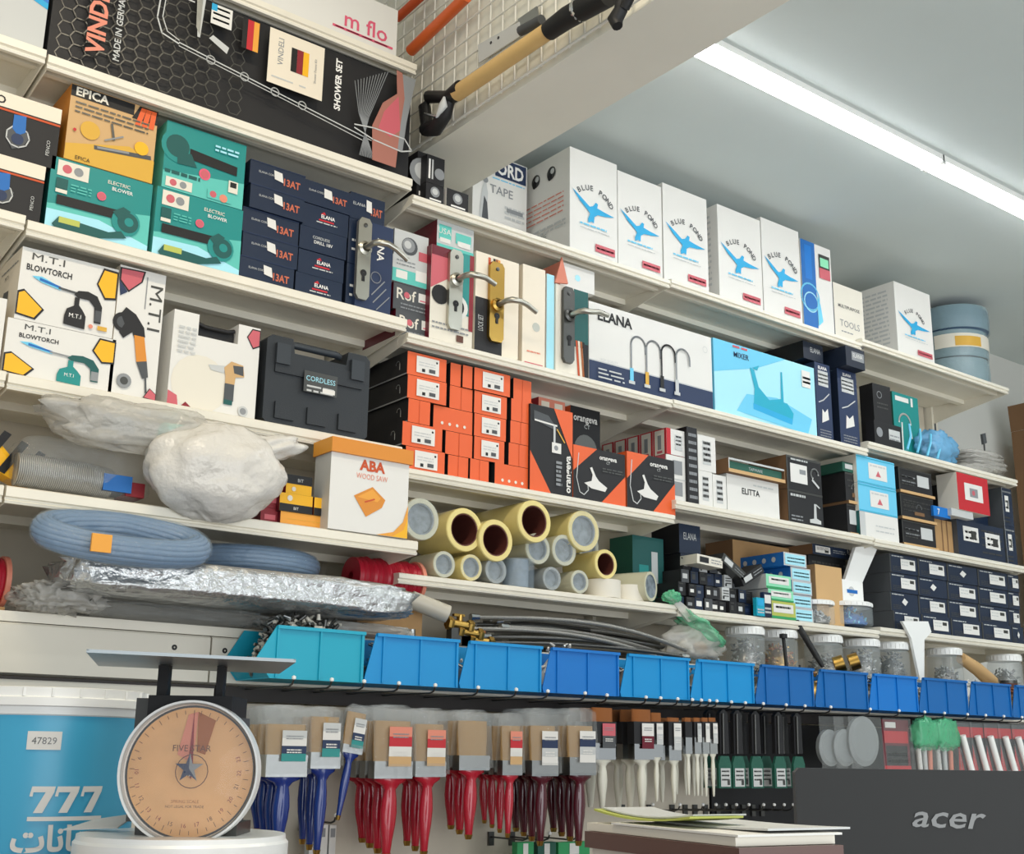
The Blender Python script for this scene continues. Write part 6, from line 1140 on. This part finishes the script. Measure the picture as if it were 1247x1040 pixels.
# green packs low at the bottom edge
for i, (xl, xr, mt) in enumerate(((630, 650, 'green'), (655, 677, 'dgreen'), (680, 718, 'green'))):
    x0 = PY(xl, 1030, -.12).x; x1 = PY(xr, 1030, -.12).x; zt_ = pz(1026, xl, -.12)
    c = Carton(x0, x1, zt_-.14, zt_, -.12, .02, mt); f = c.front(); f.rect(.35, .8, .65, .98, 'paper'); f.lines(.1, .9, .5, 3, .1, .04, 'lgreen', i); r = c.done('green_pack', ['left', 'middle', 'right'][i]+' green pack hanging below the maroon brushes at the lower picture edge', 'packet', 'green packs')
    hook('low hook carrying the %s green pack' % ['left', 'middle', 'right'][i], (x0+x1)/2, -.13, zt_+.004, 'hooks of green packs')
for i, (xl, xr) in enumerate(((388, 410), (412, 420))):
    x0 = PY(xl, 1030, -.10).x; x1 = PY(xr, 1030, -.10).x; zt_ = pz(1006, xl, -.10)
    c = Carton(x0, x1, zt_-.14, zt_, -.06, .02, 'lgrey', front='paper'); f = c.front(); f.rect(.15, .82, .85, .95, 'grey'); f.lines(.1, .9, .5, 5, .08, .03, 'grey', i); c.done('white_pack', ['left', 'right'][i]+' white labelled pack hanging behind the narrow blue brush handles', 'packet', 'white packs'); hook('low hook carrying the %s white pack' % ['left', 'right'][i], (x0+x1)/2, -.07, zt_+.004, 'hooks of white packs')
# ------------------------------------------------------------------ foreground bench, pail, scale, papers, monitor
ZB = CAMZ-.44
m = MB(); m.box((-.85, -1.95, ZB-.035), (2.7, -.30, ZB), 'counterbrown'); r = thing('work_bench', 'brown counter in front of the shelves carrying the pail, scale and monitor', 'bench', Vector((.9, -1.1, 0))); m.build('bench_top', r)
for x_ in (-.78, 2.6):
    for y_ in (-1.88, -.38): k = MB(); k.box((x_-.03, y_-.03, 0), (x_+.03, y_+.03, ZB-.035), 'counterbrown'); k.build('leg', r)
class CylFace(Face):
    """label wrapped on a pail: a runs along the arc, b up"""
    def __init__(s, mb, o, R, ang0, arc, H, taper=0.0): s.mb = mb; s.o = Vector(o); s.R = R; s.a0 = ang0; s.arc = arc; s.H = H; s.W = R*arc; s.k = 0; s.tp = taper
    def p(s, a, b):
        t = s.a0+s.arc*a; rr_ = s.R-s.tp*(1-b)+.0008+.0003*s.k; return s.o+Vector((rr_*cos(t), rr_*sin(t), s.H*b))
    def rect(s, a0, b0, a1, b1, mt):
        n = max(1, int((a1-a0)*24)); s.k += 1
        for i in range(n): x0 = a0+(a1-a0)*i/n; x1 = a0+(a1-a0)*(i+1)/n; s.mb.face([s.p(x0, b0), s.p(x1, b0), s.p(x1, b1), s.p(x0, b1)], mt)
O = PT(58, 850, 2.05); R = .160; zt_ = O.z+.012; zbl = PT(58, 874, 2.05).z
r = thing('paint_pail', 'big blue and white paint pail marked 777 at the lower left', 'bucket', Vector((O.x, O.y, ZB)))
k = MB(); k.lathe([(.001, ZB+.001-ZB), (R*.88, .001), (R*.90, .01), (R*.985, zbl-ZB)], (O.x, O.y, ZB), (0, 0, 1), 'bucketblue', 56); 
toc = math.atan2(CAM.y-O.y, CAM.x-O.x)            # the label faces the camera
def ang(px): return toc+math.asin(max(-.98, min(.98, (px-58)/1492.64*2.05/R)))
f = CylFace(k, (O.x, O.y, ZB), R*.985, ang(14), ang(150)-ang(14), zbl-ZB, R*.085)
def A(px): return (ang(px)-ang(14))/f.arc
def B(py): return (PT(58, py, 1.93).z-ZB)/(zbl-ZB)
f.rect(A(41), B(913), A(78), B(891), 'paper'); f.text('مهم' if False else '47829', (A(41)+A(78))/2, B(902), .022, 'gunmetal', maxw=.2)
for px in (64, 91, 118):      # italic sevens drawn as strokes
    a = A(px); q = f.H/f.W; f.k += 1
    for P_ in ([(-.045, .050), (.050, .050), (.046, .028), (-.050, .028)], [(-.050, .030), (-.038, .030), (-.040, .012), (-.053, .012)], [(.012, .030), (.047, .030), (.006, -.050), (-.032, -.050)]): f.mb.face([f.p(a+x_*q*.74, B(972)+y_*.80) for x_, y_ in P_], 'paper')
f.rect(A(50), B(997), A(131), B(992), 'paper')
f.text('\uFE95\uFE8E\uFEE7\uFE8E\uFEEB\uFEA9', A(35), B(1017), .075, 'paper', align='L', bold=.03)
k.build('pail_body', r)
k = MB(); hh_ = zt_-zbl; k.lathe([(R*.985, 0), (R*1.0, .002), (R*1.0, hh_*.30), (R*1.035, hh_*.34), (R*1.035, hh_*.62), (R*1.01, hh_*.66), (R*1.01, hh_*.97), (R*.98, hh_), (R*.90, hh_), (R*.89, hh_*.9), (.001, hh_*.9)], (O.x, O.y, zbl), (0, 0, 1), 'plasticwhite', 56)
for q in range(24): t = 2*pi*q/24; k.box((O.x+R*1.012*cos(t)-.002, O.y+R*1.012*sin(t)-.002, zbl+hh_*.66), (O.x+R*1.012*cos(t)+.002, O.y+R*1.012*sin(t)+.002, zbl+hh_*.95), 'plasticwhite')
k.build('lid', r)
k = MB(); P_ = [PT(-40, 900, 1.885), PT(0, 955, 1.88), PT(28, 972, 1.88), PT(56, 986, 1.88)]; k.tube(P_, .0025, 'dgrey', 6); k.build('wire_handle', r)
# white pail that serves as stand for the scale
RTh = Vector((cos(YAW), -sin(YAW), 0)); NH = Vector((sin(YAW), cos(YAW), 0)); UZ = Vector((0, 0, 1))
OD = PT(231, 940, 1.76); s_ = 1.76/1492.64
zsb = PT(231, 1016, 1.76).z
r = thing('white_pail', 'white upturned pail under the dial scale', 'bucket', Vector((OD.x, OD.y, ZB)))
oc = OD+NH*.06-RTh*.018; Rl = .150
k = MB(); k.lathe([(.001, .001), (Rl*.93, .001), (Rl*.95, zsb-ZB-.03), (Rl*.98, zsb-ZB-.028)], (oc.x, oc.y, ZB), (0, 0, 1), 'plasticwhite', 48); k.build('pail_body', r)
k = MB(); k.lathe([(Rl*.98, -.03), (Rl*1.02, -.03), (Rl*1.02, -.012), (Rl*.995, -.008), (Rl*.99, -.001), (Rl*.95, -.001), (.001, -.003)], (oc.x, oc.y, zsb), (0, 0, 1), 'plasticwhite', 48); k.build('lid', r)
p = PT(118, 1012, 1.80); m = MB(); 
m.prism([p-RTh*.05-UZ*0, p+RTh*.03+UZ*.004, p+RTh*.045+NH*.05+UZ*.022, p-RTh*.02+NH*.05+UZ*.012], (0, 0, .002), 'newsprint'); tag(m.build('crumpled_paper'), 'crumpled grey paper on the white pail beside the scale foot', 'paper')
# dial scale
def L(dx, dy, dn=0.0): return OD+RTh*(dx*s_)-UZ*(dy*s_)+NH*dn
def lbox(k, dx0, dx1, dy0, dy1, n0, n1, mt): k.prism([L(dx0, dy0, n0), L(dx1, dy0, n0), L(dx1, dy1, n0), L(dx0, dy1, n0)], NH*(n1-n0), mt)
r = thing('dial_scale', 'kitchen dial scale with orange round face and flat steel tray', 'scale', Vector((OD.x, OD.y, zsb)))
k = MB(); lbox(k, -58, 50, -66, 66, .012, .11, 'dgrey'); lbox(k, -66, 58, 60, 76, .022, .12, 'gunmetal'); lbox(k, -60, 44, -91, -64, .008, .115, 'black'); lbox(k, -80, -56, -88, 60, .03, .10, 'gunmetal'); k.build('scale_body', r)
A_ = PZ(105, 795, CAMZ+.12); C_ = PZ(340, 821, CAMZ+.12); M_ = (A_+C_)/2; hv = (C_-A_)/2; pv = Vector((-hv.y, hv.x, 0))*.8
zpl = CAMZ+.1205
k = MB(); q4 = [Vector((v.x, v.y, zpl)) for v in (A_, M_-pv, C_, M_+pv)]; k.prism(q4[::-1], (0, 0, .0025), 'traysteel')
for i in range(4): a_, b_ = q4[i], q4[(i+1) % 4]; k.prism([a_+UZ*.0025, b_+UZ*.0025, b_+UZ*.0045, a_+UZ*.0045], (M_-(a_+b_)/2).normalized()*.003, 'traysteel')
k.build('tray', r)
for a_, b_ in ((-56, -43), (18, 27)): k = MB(); lbox(k, a_, b_, -(zpl-OD.z)/s_+.5, -90, .03, .05, 'black'); k.build('support_arm', r)
k = MB(); RD = 85*s_; k.lathe([(RD*.93, .0), (RD*.97, -.012), (RD, -.012), (RD*1.0, .012), (RD*.93, .014)], OD, NH, 'plasticwhite', 64); k.lathe([(RD*.955, -.011), (RD*.93, .002)], OD, NH, 'lgrey', 64); k.build('dial_rim', r)
k = MB(); k.lathe([(RD*.93, .004), (.001, .004)], OD, NH, 'dgrey', 64); k.lathe([(RD*.90, .0025), (.001, .0025)], OD, NH, 'dialface', 64)
fo = OD-RTh*RD-UZ*RD+NH*.0022; f = Face(k, fo, RTh*2*RD, UZ*2*RD, -NH)
f.poly([(.53, .92), (.46, .90), (.40, .62), (.47, .58), (.52, .66)], 'salmon'); f.poly([(.53, .92), (.66, .86), (.60, .62), (.54, .64)], 'rust')
for i in range(41): t = pi/2+2*pi*(i-20)/41*.0+2*pi*i/41; f.line([(.5+.43*cos(t), .5+.43*sin(t)), (.5+(.405 if i % 2 else .395)*cos(t), .5+(.405 if i % 2 else .395)*sin(t))], .004, 'brown')
for i in range(15): t = -pi/2+(i-7)*.26; f.text(str(9+i), .5+.365*cos(t), .5+.365*sin(t), .030, 'dred' if i % 3 else 'brown', rot=t+pi/2)
f.text('FIVE STAR', .52, .665, .045, 'brown', maxw=.46); f.ring(.53, .505, .115, .006, 'brown'); 
st = [(.51+(.105 if i % 2 == 0 else .04)*sin(pi*i/5), .525+(.105 if i % 2 == 0 else .04)*cos(pi*i/5)) for i in range(10)]; f.poly(st, 'navy2'); f.poly([(a, b) for a, b in st[:5]]+[(.51, .525)], 'grey')
f.text('SPRING SCALE', .5, .30, .022, 'rust', maxw=.3); f.text('NOT LEGAL FOR TRADE', .5, .265, .018, 'brown', maxw=.32); k.build('dial_face', r)
k = MB(); k.prism([OD+NH*.0005+RTh*.002-UZ*.01, OD+NH*.0005-RTh*.004, OD+NH*.0005+RTh*.000+UZ*RD*.82, OD+NH*.0005+RTh*.004], NH*.0008, 'dred'); k.lathe([(.006, -.001), (.001, -.0015)], OD, NH, 'chrome', 14); k.build('needle', r)
k = MB(); k.lathe([(RD*.955, -.008), (RD*.8, -.018), (RD*.5, -.025), (.001, -.028)], OD, NH, 'dialglass', 48); k.build('dial_glass', r)
# low cabinet carrying papers
zc_ = CAMZ-.08; P0 = PZ(900, 1033, zc_); P1 = PZ(712, 1012, zc_); P2 = PZ(1008, 1022, zc_); ey = (P1-P0); ex = Vector((ey.y, -ey.x, 0)).normalized()*(P2-P0).length*.68; P1 = P0+ey*1.0
r = thing('low_cabinet', 'low cream cabinet with brown top carrying the pile of papers', 'cabinet', (P0+P1+ex)/2*1.0 - UZ*(zc_-ZB) if False else Vector((P0.x+.1, P0.y+.1, ZB)))
k = MB(); top4 = [P0, P0+ex, P1+ex, P1]; k.prism([v-UZ*.0165 for v in top4], UZ*.0165, 'counterbrown'); k.build('cabinet_top', r)
k = MB(); ins = ex.normalized()*.006+ey.normalized()*.006; b4 = [P0+ins, P0+ex-ex.normalized()*.006+ey.normalized()*.006, P1+ex-ins, P1+ex.normalized()*.006-ey.normalized()*.006]; k.prism([Vector((v.x, v.y, ZB+.001)) for v in b4], UZ*(zc_-.0167-ZB-.001), 'offwhite', 'offwhite'); k.build('cabinet_body', r)
def sheet(label, o, u, v, th, mt, curl=0.0, name='paper_sheet', grp=None, mt2=None):
    n = 8; m = MB(); vs = []; 
    for i in range(n+1):
        for j in (0, 1):
            t = i/n; z = curl*(abs(t-.5)*2)**2
            for d in (0, th): vs.append(o+u*t+v*j+UZ*(z+d))
    fs = []
    for i in range(n):
        a = i*4; b = a+4; fs += [[a, b, b+2, a+2], [a+1, a+3, b+3, b+1], [a, a+1, b+1, b], [a+2, b+2, b+3, a+3]]
    fs += [[0, 2, 3, 1], [n*4, n*4+1, n*4+3, n*4+2]]
    m.grid(vs, fs, mt, False); tag(m.build(name), label, 'paper', grp); return m
exn, eyn = ex.normalized(), ey.normalized(); ex = ex*.96
sheet('thick pile of cream office paper at the bottom of the papers on the cabinet', P0+exn*.006+eyn*.012+UZ*.0005, eyn*(ey.length*.97), exn*ex.length, .008, 'offwhite', name='paper_pile')
sheet('loose white sheet on the cream paper pile, reaching to the front corner', P0+exn*.004+eyn*.006+UZ*.009, eyn*(ey.length*.8), exn*ex.length*1.05, .002, 'paper')
sheet('grey printed newspaper at the right of the paper pile', P0+exn*.045+eyn*.012+UZ*.0115, eyn*(ey.length*.84), exn*ex.length*.85, .002, 'newsprint', .002, 'newspaper')
sheet('yellow green edged magazine curling up at the left of the paper pile', P0+exn*.012+eyn*(ey.length*.34)+UZ*.015, eyn*(ey.length*.66), exn*ex.length*.55, .002, 'lime', .006, 'magazine')
sheet('grey blue magazine lying on the yellow green one', P0+exn*.02+eyn*(ey.length*.36)+UZ*.0176, eyn*(ey.length*.62), exn*ex.length*.55, .0015, 'lgrey', .0055, 'magazine')
# monitor seen from behind
OM = PT(968, 935, 1.66); sm = 1.66/1492.64; WM, HM = .54, .315
r = thing('monitor', 'dark grey computer monitor seen from behind at the lower right', 'monitor', Vector((OM.x, OM.y, ZB)))
def ML_(x, z, n): return OM+RTh*x-UZ*z+NH*n
k = MB(); e = .006
k.prism([ML_(e, 0, 0), ML_(WM-e, 0, 0), ML_(WM, e, 0), ML_(WM, HM, 0), ML_(0, HM, 0), ML_(0, e, 0)], NH*.018, 'monitor', 'dgrey')
k.build('back_cover', r)
k = MB(); k.prism([ML_(.08, .13, -.0005), ML_(WM-.08, .13, -.0005), ML_(WM-.10, HM-.02, -.018), ML_(.10, HM-.02, -.018)], NH*.0004, 'monitor'); k.prism([ML_(.10, HM-.02, -.018), ML_(WM-.10, HM-.02, -.018), ML_(WM-.08, HM-.004, -.0005), ML_(.08, HM-.004, -.0005)], NH*.0004, 'monitor'); k.build('rear_bulge', r)
k = MB(); k.prism([ML_(e, .004, .018), ML_(WM-e, .004, .018), ML_(WM-e, HM-.01, .018), ML_(e, HM-.01, .018)], NH*.004, 'black'); k.build('screen', r)
xl_ = (1108-968)*sm; xr_ = (1197-968)*sm; lz = (997-936)*sm; lh = 27*sm
k = MB(); f = Face(k, ML_(xl_, lz+.004, -.0006), RTh*(xr_-xl_)-UZ*.002, UZ*lh+RTh*.011, -NH); f.text('acer', .45, .44, .98, 'logo', maxw=.96, bold=.012, sx=1.3); k.build('logo', r)
k = MB(); k.prism([ML_(WM*.44, .2, -.02), ML_(WM*.56, .2, -.02), ML_(WM*.57, OM.z-ZB-.011, -.02), ML_(WM*.43, OM.z-ZB-.011, -.02)], -NH*.02, 'dgrey'); k.build('stand_neck', r)
k = MB(); k.prism([ML_(WM*.32, OM.z-ZB-.001, -.12), ML_(WM*.68, OM.z-ZB-.001, -.12), ML_(WM*.68, OM.z-ZB-.001, .08), ML_(WM*.32, OM.z-ZB-.001, .08)], UZ*.010, 'dgrey'); k.build('stand_base', r)
